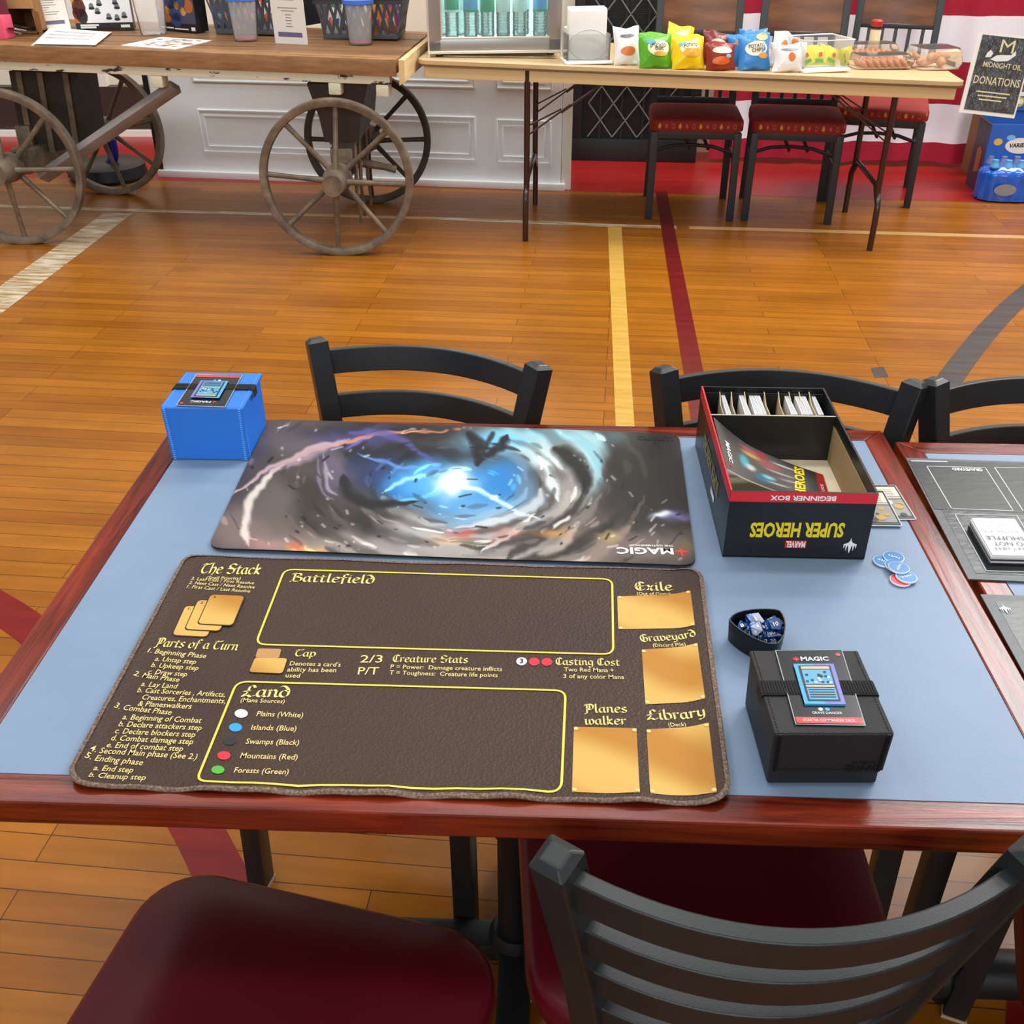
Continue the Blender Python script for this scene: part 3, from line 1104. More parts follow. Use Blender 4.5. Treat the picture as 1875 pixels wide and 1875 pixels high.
def basket(px0, py0, px1, py1, top_w, label, seed, side):
    p0, p1 = deck(px0, py0), deck(px1, py1)
    wd = (p1 - p0).length
    dp, h, fl_ = .24, .17, .035
    M = frame(p0, p1 - p0, (0, 0, 1))
    o = thing('basket', label, 'basket', p0)
    s = MB()
    s.box((wd / 2, dp / 2, .004), (wd, dp, .008), M_BSK, M=M)
    for zz, t in ((.012, .024), (h - .012, .022)):
        k = fl_ * zz / h
        for c, q in (((wd / 2, -k, zz), (wd + 2 * k, .006, t)), ((wd / 2, dp + k, zz), (wd + 2 * k, .006, t)), ((-k, dp / 2, zz), (.006, dp + 2 * k, t)), ((wd + k, dp / 2, zz), (.006, dp + 2 * k, t))):
            s.box(c, q, M_BSK, M=M, bev=.002)
    s.box((wd / 2, -fl_ - .006, h), (wd + 2 * fl_ + .03, .018, .006), M_BSK, M=M, bev=.002)
    s.box((wd / 2, dp + fl_ + .006, h), (wd + 2 * fl_ + .03, .018, .006), M_BSK, M=M, bev=.002)
    for x in (-fl_ - .006, wd + fl_ + .006):
        s.box((x, dp / 2, h), (.018, dp + 2 * fl_, .006), M_BSK, M=M, bev=.002)
    # criss-cross webs of the pierced sides
    def web(a, b_, nn):
        for i in range(nn):
            for sg in (0, 1):
                t0, t1 = (i + sg) / nn, (i + 1 - sg) / nn
                k0, k1 = fl_ * .024 / h, fl_ * (h - .024) / h
                f0, f1 = a.lerp(b_, t0), a.lerp(b_, t1)
                mid = (a + b_) / 2
                out = V((0, -1, 0)) if abs(b_.x - a.x) > .1 and a.y < .1 else V((0, 1, 0)) if abs(b_.x - a.x) > .1 else V((-1 if a.x < .1 else 1, 0, 0))
                s.bar(M @ (f0 + out * k0 + V((0, 0, .022))), M @ (f1 + out * k1 + V((0, 0, h - .022))), .013, .004, M_BSK, up=M.to_3x3() @ out)
    web(V((0, 0, 0)), V((wd, 0, 0)), 9)
    web(V((0, dp, 0)), V((wd, dp, 0)), 9)
    web(V((0, 0, 0)), V((0, dp, 0)), 6)
    web(V((wd, 0, 0)), V((wd, dp, 0)), 6)
    s = s.obj('basket_body', o)
    s.matrix_parent_inverse = Matrix.Translation(-p0)
    rnd = random.Random(seed)
    cols = ['c8553a', '3f6f52', '2b4f86', 'd9a23b', '8a4a8a', 'd8d6d0', '3aa0b8', 'e07a3a']
    nm = ['red', 'green', 'blue', 'yellow', 'purple', 'white', 'teal', 'orange']
    n_ = 8
    for i in range(n_):
        kx = (i + seed) % 8
        pk_ = MB()
        pw, ph = .062, .115
        pk_.grid(lambda u, v: ((u - .5) * pw, -.006 * math.sin(PI * u) * math.sin(PI * v), v * ph), 6, 8, mat('foil_' + nm[kx], cols[kx], .25, .1))
        pk_.grid(lambda u, v: ((u - .5) * pw, .006 * math.sin(PI * u) * math.sin(PI * v), v * ph), 6, 8, mat('foil_' + nm[kx], cols[kx], .25, .1), flip=True)
        for j in range(3):
            pk_.poly([(-.022 + .016 * j, -.0068, .03 + .016 * j), (-.008 + .016 * j, -.0068, .03), (-.006 + .016 * j, -.0068, .075), (-.02 + .016 * j, -.0068, .07)], mat('foil_' + nm[(kx + 3 + j) % 8], cols[(kx + 3 + j) % 8], .25, .1))
        po = pk_.obj('foil_packet')
        po.matrix_world = Matrix.Translation(M @ V((.03 + (wd - .06) * ((i % 4) / 3), .035 + .075 * (i // 4) + .02 * (i % 2), .012 + .035 * (i // 4)))) @ Matrix.Rotation(rnd.uniform(-.3, .3), 4, 'Z') @ Matrix.Rotation(rnd.uniform(-.3, -.05), 4, 'X') @ Matrix.Rotation(rnd.uniform(-.25, .25), 4, 'Y')
        tag(po, nm[kx] + ' foil card packet in the ' + ('front' if i < 4 else 'back') + ' row of the ' + side + ' grey basket', 'packet', 'foil packets in the ' + side + ' basket')


basket(398, 62, 505, 66, 0, 'grey pierced plastic basket left of the standing flyer, full of packets', 2, 'left')
basket(595, 71, 727, 75, 0, 'grey pierced plastic basket right of the standing flyer, full of packets', 5, 'right')
# dark bag behind the flyer
q = deck(575, 48) + cb * .12
bg = MB()
bg.grid(lambda u, v: tuple(q + V((.085 * math.cos(2 * PI * u) * (1 - .25 * v ** 3), .06 * math.sin(2 * PI * u) * (1 - .3 * v ** 3), .24 * v + .01 * math.sin(9 * u)))), 24, 8, mat('black_cloth_bag', '17151a', .8))
bg.poly([tuple(q + V((.07 * math.cos(t), .05 * math.sin(t), .24))) for t in [2 * PI * i / 12 for i in range(12)]], M_BLK)
tag(bg.obj('cloth_bag'), 'black cloth bag on the wagon bed behind the standing flyer', 'bag')


# ================================================================== THE FOLDING TABLE AND WHAT STANDS ON IT
TL, TR = ony(763, 110, 4.82), ony(1770, 151, 4.605)
te = (TR - TL).normalized()
tb = V((-te.y, te.x, 0)).normalized()
tn = te.cross(tb).normalized()
TLEN = (TR - TL).length
Mt = frame(TL, te, tn)
M_LAM = mat('tan_laminate', 'c8a878', .35, noise=((3, 40, 5), 'd3b689', .35, .65))
M_APR = mat('cream_apron', 'dcc08c', .45)
M_EDGE = mat('brown_table_edge', '6d5334', .5)
M_LEG = mat('brown_table_leg', '3a221a', .3, metal=.2, coat=.3)


def top_pt(x, y):
    return onp(x, y, TL, tn)


ft = thing('folding_table', 'long tan folding table with brown metal legs along the back wall', 'table', TL)


def fadd(mb, name):
    o = mb.obj(name, ft)
    o.matrix_parent_inverse = Matrix.Translation(-TL)
    return o


MW = Mt @ Matrix.Translation((TLEN / 2, .38, 0))
rr_ = rrect(TLEN, .76, .05)
fadd(MB().prism(rr_, -.016, 0, M_LAM, M=MW).prism(rrect(TLEN + .004, .764, .052), -.024, -.0165, M_EDGE, M=MW), 'tabletop')
a = MB()
for y in (.02, .74):
    a.box((TLEN / 2, y, -.048), (TLEN - .06, .016, .05), M_APR, M=Mt, bev=.004)
for x in (.035, TLEN - .035):
    a.box((x, .38, -.048), (.016, .72, .05), M_APR, M=Mt, bev=.004)
fadd(a, 'apron')
for foot, back, kx in (((962, 441), (975, 376), 1), ((1592, 458), (1545, 396), -1)):
    f0, f1 = onz(*foot, 0), None
    f1 = f0 + tb * .62
    u0, u1 = f0 + V((0, 0, .70)), f1 + V((0, 0, .70))
    u0, u1 = f0 + tb * .03, f1 - tb * .03
    zt = Mt @ V(((u0 - TL).dot(te), .05, -.02))
    lg = MB()
    for p_, s_ in ((f0, 1), (f1, -1)):
        lg.tube([V(q) for q in smooth_line([tuple(p_), tuple(p_ + V((0, 0, .19))), tuple(p_ + tb * (.035 * s_) + V((0, 0, .235))), tuple(p_ + tb * (.045 * s_) + V((0, 0, .28))), (p_.x + tb.x * .045 * s_, p_.y + tb.y * .045 * s_, zt.z)], 3)], .0135, M_LEG, 12)
    lg.tube([f0 + V((0, 0, .20)) + tb * .01, f0 + tb * .10 + V((0, 0, .27)), f1 - tb * .10 + V((0, 0, .27)), f1 + V((0, 0, .20)) - tb * .01], .012, M_LEG, 12)
    fadd(lg, 'leg')
    for p_ in (f0 + tb * .06, f1 - tb * .06):
        br = MB()
        br.bar(p_ + V((0, 0, .46)), p_ + te * (kx * .19) + V((0, 0, .60)), .018, .006, M_LEG)
        br.bar(p_ + te * (kx * .15) + V((0, 0, .565)), p_ + te * (kx * .34) + V((0, 0, .70)), .02, .008, M_LEG)
        br.bar(p_ + V((0, 0, .50)), p_ + te * (kx * .15) + V((0, 0, .58)), .012, .006, M_LEG)
        fadd(br, 'brace')

# glass-door fridge
M_STEEL = mat('fridge_steel', 'a9a6a4', .3, .6)
M_STEELL = mat('bright_steel', 'e4e2da', .25, .5)
M_FIN = mat('fridge_inside', 'dbe8e6', .5)
M_GLASS = clear('fridge_glass', 'd5e8e6', .08, .08, .02)
q0, q1 = top_pt(784, 104), top_pt(1029, 107)
fd = q1 - q0
FWD = fd.length
fr = thing('mini_fridge', 'glass door mini fridge filled with water bottles on the folding table', 'fridge', q0, math.atan2(fd.y, fd.x))
FH, FD = .62, .36
k = MB()
k.box((FWD / 2, FD - .02, FH / 2 + .015), (FWD - .01, .03, FH), M_STEELL)
for x in (.02, FWD - .02):
    k.box((x, FD / 2 + .02, FH / 2 + .015), (.03, FD - .05, FH), mat('white_fridge_side', 'eceeee', .35))
for z in (.03, FH):
    k.box((FWD / 2, FD / 2 + .02, z), (FWD - .01, FD - .05, .03), M_FIN)
k.box((FWD / 2, FD - .045, FH / 2), (FWD - .07, .012, FH - .05), M_FIN)
for x in (.04, FWD - .04):
    k.box((x, FD / 2, FH / 2), (.008, FD - .1, FH - .05), M_FIN)
k.obj('cabinet', fr)
k = MB()
for c, s_ in (((FWD / 2, 0, .043), (FWD, .035, .06)), ((FWD / 2, 0, FH - .01), (FWD, .035, .06)), ((.031, 0, FH / 2), (.062, .035, FH - .02)), ((FWD - .037, 0, FH / 2), (.06, .035, FH - .02))):
    k.box(c, s_, M_STEEL, bev=.006)
for c, s_ in (((FWD / 2, -.012, .019), (FWD + .004, .02, .012)), ((FWD / 2, -.017, .077), (FWD - .12, .006, .009)), ((.004, -.012, FH / 2), (.008, .02, FH)), ((FWD - .004, -.012, FH / 2), (.012, .024, FH)), ((.062, -.016, FH / 2), (.007, .006, FH - .14))):
    k.box(c, s_, M_STEELL, bev=.003)
k.obj('door_frame', fr)
MB().box((FWD / 2, .006, FH / 2), (FWD - .11, .006, FH - .1), M_GLASS).obj('glass_pane', fr)
for x in (.05, FWD - .05):
    for y in (.02, FD - .06):
        MB().lathe([(0, 0), (.016, 0), (.016, .016), (0, .016)], M_BLK, 12, Matrix.Translation((x, y, 0))).obj('foot', fr)
k = MB()
for i in range(15):
    k.tube([(.045 + (FWD - .09) * i / 14, .04, .062), (.045 + (FWD - .09) * i / 14, FD - .07, .062)], .002, M_STEELL, 6)
k.obj('shelf_rack', fr)
M_PET = clear('bottle_plastic', 'e6f0ee', .3, .35, .06)
fl_d = bpy.data.lights.new('fridge_lamp', 'AREA')
fl_d.shape, fl_d.size, fl_d.size_y, fl_d.energy, fl_d.color = 'RECTANGLE', .4, .1, 7, (.9, 1, .98)
fl_o = bpy.data.objects.new('fridge_lamp', fl_d)
COL.objects.link(fl_o)
fl_o.parent, fl_o.location = fr, (FWD / 2, .1, FH - .06)
M_LBG, M_LBB, M_LBW = mat('green_label', '2f9d77', .4), mat('blue_label', '5a9fd6', .4), mat('pale_label', 'd5e6e2', .4)
Mfr = Matrix.Translation(q0) @ Matrix.Rotation(math.atan2(fd.y, fd.x), 4, 'Z')


def water_bottle(label, lm, lm2, loc, group, r=.031, h=.2):
    o = thing('water_bottle', label, 'bottle', loc, 0, group)
    pr = [(0, .004), (r * .6, .001), (r * .95, .008), (r, .02)]
    for i in range(6):
        z = .03 + .012 * i
        pr += [(r, z), (r * .93, z + .004), (r * .93, z + .006), (r, z + .010)]
    pr += [(r, .16), (r * .85, .175), (r * .4, .195), (r * .38, h)]
    MB().lathe(pr, M_PET, 24).obj('bottle_body', o)
    MB().lathe([(r + .0008, .108), (r + .0008, .118)], lm2, 24).lathe([(r + .0008, .118), (r + .0008, .158)], lm, 24).obj('label_band', o)
    MB().lathe([(r * .45, h - .002), (r * .45, h + .014), (0, h + .014)], mat('white_cap', 'e8e8e8', .4), 16).obj('cap', o)
    return o


wbl = [(828, M_LBG, M_LBW, 'teal'), (862, M_LBB, M_LBG, 'blue and green'), (893, M_LBG, M_LBG, 'green'), (921.5, M_LBW, M_LBW, 'pale'), (951, M_LBW, M_LBW, 'whitish'), (988, M_LBB, M_LBG, 'light blue')]
pos = ('leftmost', 'second from left', 'third from left', 'third from right', 'second from right', 'rightmost')
for i, (px, l1, l2, nm_) in enumerate(wbl):
    P_ = onp(px, 60, Mfr @ V((0, .065, 0)), Mfr.to_3x3() @ V((0, 1, 0)))
    x = (Mfr.inverted() @ P_).x
    water_bottle('water bottle with %s label, %s of the fridge front row' % (nm_, pos[i]), l1, l2, Mfr @ V((x, .065, .064)), 'water bottles in the fridge front row')
for i in range(6):
    x = .075 + (FWD - .15) * i / 5
    water_bottle('clear water bottle in the rear row of the fridge, behind the front bottles', M_LBW, M_LBW, Mfr @ V((x, .15, .064)), 'water bottles in the fridge rear row')

# napkin holder with napkins
M_ACR = clear('clear_acrylic', 'eef1f2', .12, .2, .05)
M_NAP = mat('white_napkin', 'f3f1ea', .8)
q0, q1 = top_pt(1036, 119), top_pt(1122, 119)
na = math.atan2((q1 - q0).y, (q1 - q0).x)
nw = (q1 - q0).length
nh = thing('napkin_holder', 'clear acrylic holder on a white tray between the fridge and the snack bags', 'holder', q0, na)
MB().box((nw / 2, .07, .006), (nw, .14, .012), mat('white_tray', 'f0f0ee', .4), bev=.004).obj('tray', nh)
k = MB()
k.box((nw / 2, .02, .065), (nw - .02, .005, .105), M_ACR).box((nw / 2, .12, .065), (nw - .02, .005, .105), M_ACR)
for x in (.012, nw - .012):
    k.box((x, .07, .065), (.005, .1, .105), M_ACR)
k.obj('clear_box', nh)
k = MB()
pts = [(nw / 2 + .085 * math.cos(t), .028, .075 + .06 * math.sin(t)) for t in [2 * PI * i / 36 for i in range(36)]]
k.tube(pts, .0025, mat('clear_rim', 'dcd6cc', .3), 6, closed=True)
for i in range(9):
    z0 = .012
    k2 = .002 * i
k.obj('rim_ring', nh)
nk = MB()
for i in range(12):
    y = .05 + .005 * i
    nk.box((nw / 2, y, .11 + .002 * (i % 3)), (nw - .045, .0042, .19 + .006 * (i % 4)), M_NAP, bev=.001)
o = nk.obj('napkin_stack')
o.location, o.rotation_euler = q0, (0, 0, na)
tag(o, 'stack of white paper napkins standing in the clear holder beside the fridge', 'napkins')


# snack bags
def bag(px0, px1, py, tall, back, label, col, base='3', spots=(), words=(), lean=.35, rot=0.0, fat=.036, dz=0.0, group=None, crease=0.0):
    q0, q1 = top_pt(px0, py), top_pt(px1, py)
    d = (q1 - q0)
    wd = d.length
    c = (q0 + q1) / 2 + tb * (back + .02) + V((0, 0, dz))
    ang = math.atan2(d.y, d.x)
    M = Matrix.Translation(c) @ Matrix.Rotation(ang, 4, 'Z') @ Matrix.Rotation(rot, 4, 'Y') @ Matrix.Rotation(-lean, 4, 'X')
    rn = random.Random(label)
    ph = [rn.uniform(0, 6) for _ in range(6)]

    def S_(u, v, side):
        t = (math.sin(PI * min(1, max(0, v))) ** .55) * (math.sin(PI * u) ** .6)
        pinch = 1 - .07 * math.sin(PI * v) ** 2
        x = (u - .5) * wd * pinch + crease * math.sin(5 * v + ph[0]) * .3
        y = side * (fat * t * (1 + .12 * math.sin(7 * u + ph[1]) * math.sin(6 * v + ph[2])) + .0006)
        z = v * tall + .006 * math.sin(6 * u + ph[3]) * v * (1 if v > .9 else .5) + .004 * math.cos(8 * u + ph[4]) * (1 - v) * (v < .1)
        y += .004 * math.sin(13 * u + ph[5]) * (v < .08 or v > .92)
        return V((x, y, max(z, .001)))
    b_ = MB()
    mt = mat('foil_bag_' + col, col, .25, .05, bump=((55, 55, 40), .7, 'noise'))
    b_.grid(lambda u, v: M @ S_(u, v, -1), 18, 20, mt)
    b_.grid(lambda u, v: M @ S_(u, v, 1), 18, 20, mt, flip=True)
    for j, (cx, cy, rx, ry, c2) in enumerate(spots):
        vs, fs = [M @ (S_(cx, cy, -1) + V((0, -.0009 - .0004 * j, 0)))], []
        n_ = 20
        for rg in (.5, 1):
            for i in range(n_):
                t = 2 * PI * i / n_
                vs.append(M @ (S_(min(.97, max(.03, cx + rx * rg * math.cos(t))), min(.97, max(.03, cy + ry * rg * math.sin(t))), -1) + V((0, -.0012 - .0005 * j, 0))))
        fs += [(0, 1 + i, 1 + (i + 1) % n_) for i in range(n_)]
        fs += [(1 + i, 1 + n_ + i, 1 + n_ + (i + 1) % n_, 1 + (i + 1) % n_) for i in range(n_)]
        b_.add(vs, fs, mat('bag_print_' + c2, c2, .35), True)
    for s_, x0, x1, y, c2 in words:
        b_.write(s_, (x0, 0, y), (x1, 0, y), .1, mat('bag_print_' + c2, c2, .4), up=(0, 0, 1), n=(0, -1, 0), bold=.02,
                 post=lambda p: M @ (S_(p.x, (p.z - y) * wd / tall + y, -1) + V((0, -.0042, 0))))
    return tag(b_.obj('snack_bag'), label, 'snack bag', group)


G1 = 'snack bags on the folding table'
GR, YE, BR, BL, WH = '5fae2c', 'f2cf18', '6e1f1a', '3a86cc', 'e9e7e4'
gsp = [(.55, .56, .36, .24, 'f5edc8'), (.32, .72, .14, .08, '5f9ed0'), (.6, .38, .22, .07, 'e2b04a')]
ysp = [(.52, .60, .33, .2, 'f6ecc0'), (.3, .73, .14, .07, '7fb0d6'), (.58, .48, .3, .16, 'e5ae3c'), (.55, .66, .28, .1, 'f6ecc0')]
bag(1166, 1222, 121, .125, .05, 'green chip bag standing behind another green bag', GR, spots=gsp[:1], group=G1)
bag(1212, 1262, 118, .155, .06, 'rearmost yellow chip bag, its corner poking up highest', YE, spots=ysp[:1], rot=.25, group=G1)
bag(1228, 1280, 123, .125, .04, 'middle yellow chip bag, between the front yellow bag and the rearmost one', YE, spots=ysp[:1], rot=.1, group=G1)
bag(1284, 1338, 125, .14, .05, 'rear maroon snack bag, behind the front maroon bag', BR, spots=[(.5, .6, .3, .14, 'dcb49a')], rot=.12, group=G1)
bag(1342, 1388, 127, .14, .055, 'rear blue chip bag, leaning left behind the big blue bag', BL, spots=[(.4, .7, .2, .1, 'd9822c')], rot=-.15, group=G1)
bag(1356, 1408, 128, .155, .035, 'middle blue chip bag, just behind the front blue bag', BL, spots=[(.5, .62, .34, .2, 'f3ead0'), (.75, .8, .16, .1, 'd8a24a')], words=[('POTATO', .26, .74, .60, '2a2118')], group=G1)
bag(1408, 1446, 129, .15, .05, 'rear white and orange snack bag right of the blue bags', WH, spots=[(.45, .5, .2, .22, 'd9783a')], rot=.25, group=G1)
bag(1124, 1172, 123, .155, .03, 'white snack bag with orange print beside the napkin holder', WH, spots=[(.5, .34, .3, .12, 'd9783a'), (.5, .74, .3, .05, '6d6a68')], group=G1)
bag(1171, 1231, 127, .14, .0, 'front green chip bag, lowest in the picture of the two green bags', GR, spots=gsp, words=[('POTATO', .32, .78, .58, '2a2118'), ('CHIPS', .4, .7, .48, '2a2118')], group=G1)
bag(1231, 1290, 129, .135, .0, 'front yellow chip bag, at the very edge of the table', YE, spots=ysp, words=[('POTATO', .3, .74, .62, '2a2118')], group=G1)
bag(1293, 1347, 131, .115, .0, 'front maroon and orange snack bag, at the very edge of the table', '8c2c18', spots=[(.5, .66, .34, .12, 'eee0cc'), (.45, .3, .3, .14, 'd8692c'), (.7, .46, .1, .07, '9fb6c8')], group=G1)
bag(1352, 1411, 131, .15, .0, 'front blue chip bag with potato lettering, at the very edge of the table', BL, spots=[(.5, .56, .36, .2, 'f3ead0'), (.72, .36, .16, .08, 'd8a24a'), (.7, .86, .2, .1, 'd8a24a')], words=[('POTATO', .24, .76, .58, '2a2118'), ('CHIPS', .34, .7, .47, '2a2118')], group=G1)
bag(1415, 1470, 134, .115, .0, 'front white snack bag with orange print, left of the clear bin', WH, spots=[(.52, .5, .12, .16, 'd9783a'), (.5, .76, .3, .05, '8a8684')], crease=.02, group=G1)

# clear bin of yellow packets
q0, q1 = top_pt(1472, 134), top_pt(1553, 132)
ba = math.atan2((q1 - q0).y, (q1 - q0).x)
bw = (q1 - q0).length
bn = thing('clear_bin', 'clear acrylic bin on a white tray holding yellow packets', 'bin', q0, ba)
MB().box((bw / 2, .09, .006), (bw + .01, .2, .012), mat('white_tray', 'f0f0ee', .4), bev=.004).obj('tray', bn)
k = MB()
hb = .125
for (x0, y0, x1, y1) in ((.005, .01, bw - .005, .01), (.005, .17, bw - .005, .17), (.005, .01, .005, .17), (bw - .005, .01, bw - .005, .17)):
    ox = lambda x: x + (.012 if x > bw / 2 else -.012)
    oy = lambda y: y + (.012 if y > .09 else -.012)
    k.add([(x0, y0, .012), (x1, y1, .012), (ox(x1), oy(y1), hb), (ox(x0), oy(y0), hb)], [(0, 1, 2, 3)], M_ACR)
k.tube([(-.007, -.002, hb), (bw + .007, -.002, hb), (bw + .007, .182, hb), (-.007, .182, hb)], .003, mat('clear_edge', 'dfe3e2', .2), 6, closed=True)
k.obj('bin_body', bn)
Mb = Matrix.Translation(q0) @ Matrix.Rotation(ba, 4, 'Z')
for i in range(6):
    k = MB()
    k.grid(lambda u, v: ((u - .5) * .07, -.008 * math.sin(PI * u) * math.sin(PI * v), v * .075), 6, 6, mat('yellow_packet', 'ddd23a', .3))
    k.grid(lambda u, v: ((u - .5) * .07, .008 * math.sin(PI * u) * math.sin(PI * v), v * .075), 6, 6, mat('yellow_packet', 'ddd23a', .3), flip=True)
    k.poly([(-.02, -.0105, .01), (.02, -.0105, .01), (.018, -.0105, .024), (-.02, -.0105, .026)], mat('green_print', '4f9a35', .4))
    k.poly([(.0, -.0105, .035), (.016, -.0105, .035), (.014, -.0105, .052), (-.002, -.0105, .05)], mat('red_print', 'c8402c', .4))
    o = k.obj('candy_packet')
    o.matrix_world = Mb @ Matrix.Translation((.045 + .05 * (i % 3), .05 + .055 * (i // 3), .02)) @ Matrix.Rotation(.4 * (i % 3 - 1), 4, 'Y') @ Matrix.Rotation(-.35, 4, 'X')
    tag(o, 'yellow and green packet in the ' + ('front' if i < 3 else 'back') + ' of the clear acrylic bin', 'packet', 'yellow packets in the clear bin')

# bakery trays
M_DOME = clear('bakery_dome', 'f2ece4', .14, .25, .06)
M_COOK = mat('orange_cookie', 'c8782c', .6, noise=((60, 60, 60), 'e29a48', .35, .65), bump=((90, 90, 90), .8, 'noise'))
M_CROI = mat('baked_pastry', 'c9895a', .55, noise=((40, 40, 40), 'e0b184', .35, .65))


def tray(px0, px1, py, dep, back, h, label, food, n_, tilt=0):
    a0, a1 = top_pt(px0, py) + tb * back, top_pt(px1, py) + tb * back
    L = (a1 - a0).length
    ang = math.atan2((a1 - a0).y, (a1 - a0).x)
    o = thing('bakery_tray', label, 'food tray', a0, ang)
    k = MB()
    Mp = Matrix.Translation((L / 2, dep / 2, 0))
    for z0_, z1_, s0, s1 in ((.0, .02, .92, 1), (.02, .03, 1, 1), (.03, h - .01, 1, .92), (h - .01, h, .92, .84)):
        A, B = [(x * s0, y * s0, z0_) for x, y in rrect(L, dep, .03)], [(x * s1, y * s1, z1_) for x, y in rrect(L, dep, .03)]
        nn = len(A)
        k.add(A + B, [(i, (i + 1) % nn, nn + (i + 1) % nn, nn + i) for i in range(nn)], M_DOME, True, Mp)
    k.prism([(x * .84, y * .84) for x, y in rrect(L, dep, .03)], h, h + .001, M_DOME, Mp)
    k.prism([(x * .92, y * .92) for x, y in rrect(L, dep, .03)], .001, .003, mat('tray_base', 'e6d3c2', .5), Mp)
    k.obj('clear_shell', o)
    Mo = Matrix.Translation(a0) @ Matrix.Rotation(ang, 4, 'Z')
    for i in range(n_):
        c = MB()
        if food == 'cookie':
            c.lathe([(0, 0), (.024, 0), (.028, .005), (.026, .012), (.015, .016), (0, .017)], M_COOK, 18)
            c2 = c.obj('cookie')
            c2.matrix_world = Mo @ Matrix.Translation((.03 + (L - .06) * ((i % (n_ // 2)) + .5) / (n_ // 2), dep * (.3 + .42 * (i // (n_ // 2))), .01)) @ Matrix.Rotation(.9, 4, 'Y')
            tag(c2, 'orange cookie packed in the ' + label.split(' bakery')[0], 'cookie', 'cookies in the ' + label.split(' bakery')[0])
        else:
            cr = [(.035 * math.cos(t), .035 * math.sin(t), .022) for t in [R(20 + 140 * j / 8) for j in range(9)]]
            c.tube(cr, [.006, .011, .015, .019, .021, .019, .015, .011, .006], M_CROI, 12)
            c2 = c.obj('croissant')
            c2.matrix_world = Mo @ Matrix.Translation((.05 + (L - .1) * (i % 3) / 2, dep * (.25 + .35 * (i // 3)), .004 + .018 * (i % 2))) @ Matrix.Rotation(.5 * i, 4, 'Z')
            tag(c2, 'golden croissant in the clear tray beside the donation sign', 'croissant', 'croissants in the clear tray')
    return o


tray(1566, 1676, 128, .13, -.005, .055, 'front clear bakery tray of orange cookies on the folding table', 'cookie', 14)
tray(1560, 1650, 112, .13, .02, .065, 'rear clear bakery tray of orange cookies on the folding table', 'cookie', 14)
tray(1684, 1764, 130, .19, .0, .085, 'clear bakery tray of golden croissants next to the donation sign', 'croissant', 6)
q = top_pt(1604, 108) + tb * .1
o = thing('spice_bottle', 'small bottle with a red cap standing behind the cookie trays', 'bottle', q)
MB().lathe([(0, 0), (.024, 0), (.025, .004), (.025, .11), (.02, .118)], mat('cream_bottle', 'd8c39a', .4), 20).obj('bottle_body', o)
MB().lathe([(.0255, .118), (.0255, .128)], M_BLK, 20).lathe([(.0255, .128), (.0255, .15), (.02, .156), (0, .156)], mat('red_cap', 'b3261e', .35), 20).obj('cap', o)

# donation sign in a clear sleeve
c4 = [ony(1758, 203, 4.60), ony(1856, 214, 4.57), ony(1884, 70, 4.62), ony(1790, 62, 4.65)]
sd = (c4[1] - c4[0]).normalized()
su = (c4[3] - c4[0])
sw = (c4[1] - c4[0]).length
sn = sd.cross(su).normalized()
su = sn.cross(sd).normalized() * su.dot(sn.cross(sd).normalized())
M_SIGN = mat('charcoal_sign', '48484a', .12, bump=((55, 55, 11), 1.0, 'noise'), spec=.9)
for n_ in M_SIGN.node_tree.nodes:
    if n_.type == 'BUMP':
        n_.inputs['Distance'].default_value = .03
M_SGOLD = mat('pale_gold_ink', 'd9cda0', .4)
sg = thing('donation_sign', 'dark glossy donations sign in a white sleeve at the right end of the folding table', 'sign', c4[0])


def sadd(mb, name):
    o = mb.obj(name, sg)
    o.matrix_parent_inverse = Matrix.Translation(-c4[0])
    return o


def sp(x, y, l=0.0):
    return c4[0] + sd * (sw * x) + su * y + sn * l


k = MB()
k.hexa([sp(-.02, -.02, -.006), sp(1.02, -.02, -.006), sp(1.02, 1.03, -.006), sp(-.02, 1.03, -.006), sp(-.02, -.02, -.001), sp(1.02, -.02, -.001), sp(1.02, 1.03, -.001), sp(-.02, 1.03, -.001)], M_PAPER)
sadd(k, 'white_sleeve')
k = MB()
k.hexa([sp(.06, .03, -.001), sp(.99, .03, -.001), sp(.99, 1.0, -.001), sp(.06, 1.0, -.001), sp(.06, .03, .001), sp(.99, .03, .001), sp(.99, 1.0, .001), sp(.06, 1.0, .001)], M_SIGN)
k.write('MIDNIGHT OIL', sp(.2, .60), sp(.9, .60), .02, M_SGOLD, up=su, n=sn, lift=.002, bold=.01)
k.write('DONATIONS', sp(.1, .38), sp(.95, .38), .03, M_SGOLD, up=su, n=sn, lift=.002, bold=.01)
k.write('M', sp(.43, .80), sp(.68, .80), .05, M_SGOLD, up=su, n=sn, lift=.002)
for z, x0, x1 in ((.27, .2, .82), (.22, .24, .78), (.17, .28, .7)):
    k.poly([sp(x0, z, .002), sp(x1, z, .002), sp(x1, z + .018, .002), sp(x0, z + .018, .002)], M_SGOLD)
# lamp-shaped emblem
k.poly([sp(x, y, .0021) for x, y in ((.3, .7), (.42, .68), (.62, .70), (.74, .78), (.72, .84), (.66, .78), (.5, .77), (.4, .76))], mat('sign_white', 'e6e6e4', .3))
k.poly([sp(x, y, .0021) for x, y in ((.2, .72), (.3, .73), (.33, .78), (.27, .82), (.22, .78))], mat('sign_white', 'e6e6e4', .3))
sadd(k, 'printed_face')
MB().box((0, 0, 0), (.02, .02, .02), M_ACR)
k = MB()
k.hexa([sp(.2, .44, -.04), sp(.7, .44, -.04), sp(.7, .47, -.04), sp(.2, .47, -.04), sp(.2, .44, -.006), sp(.7, .44, -.006), sp(.7, .47, -.006), sp(.2, .47, -.006)], M_ACR)
sadd(k, 'clip')

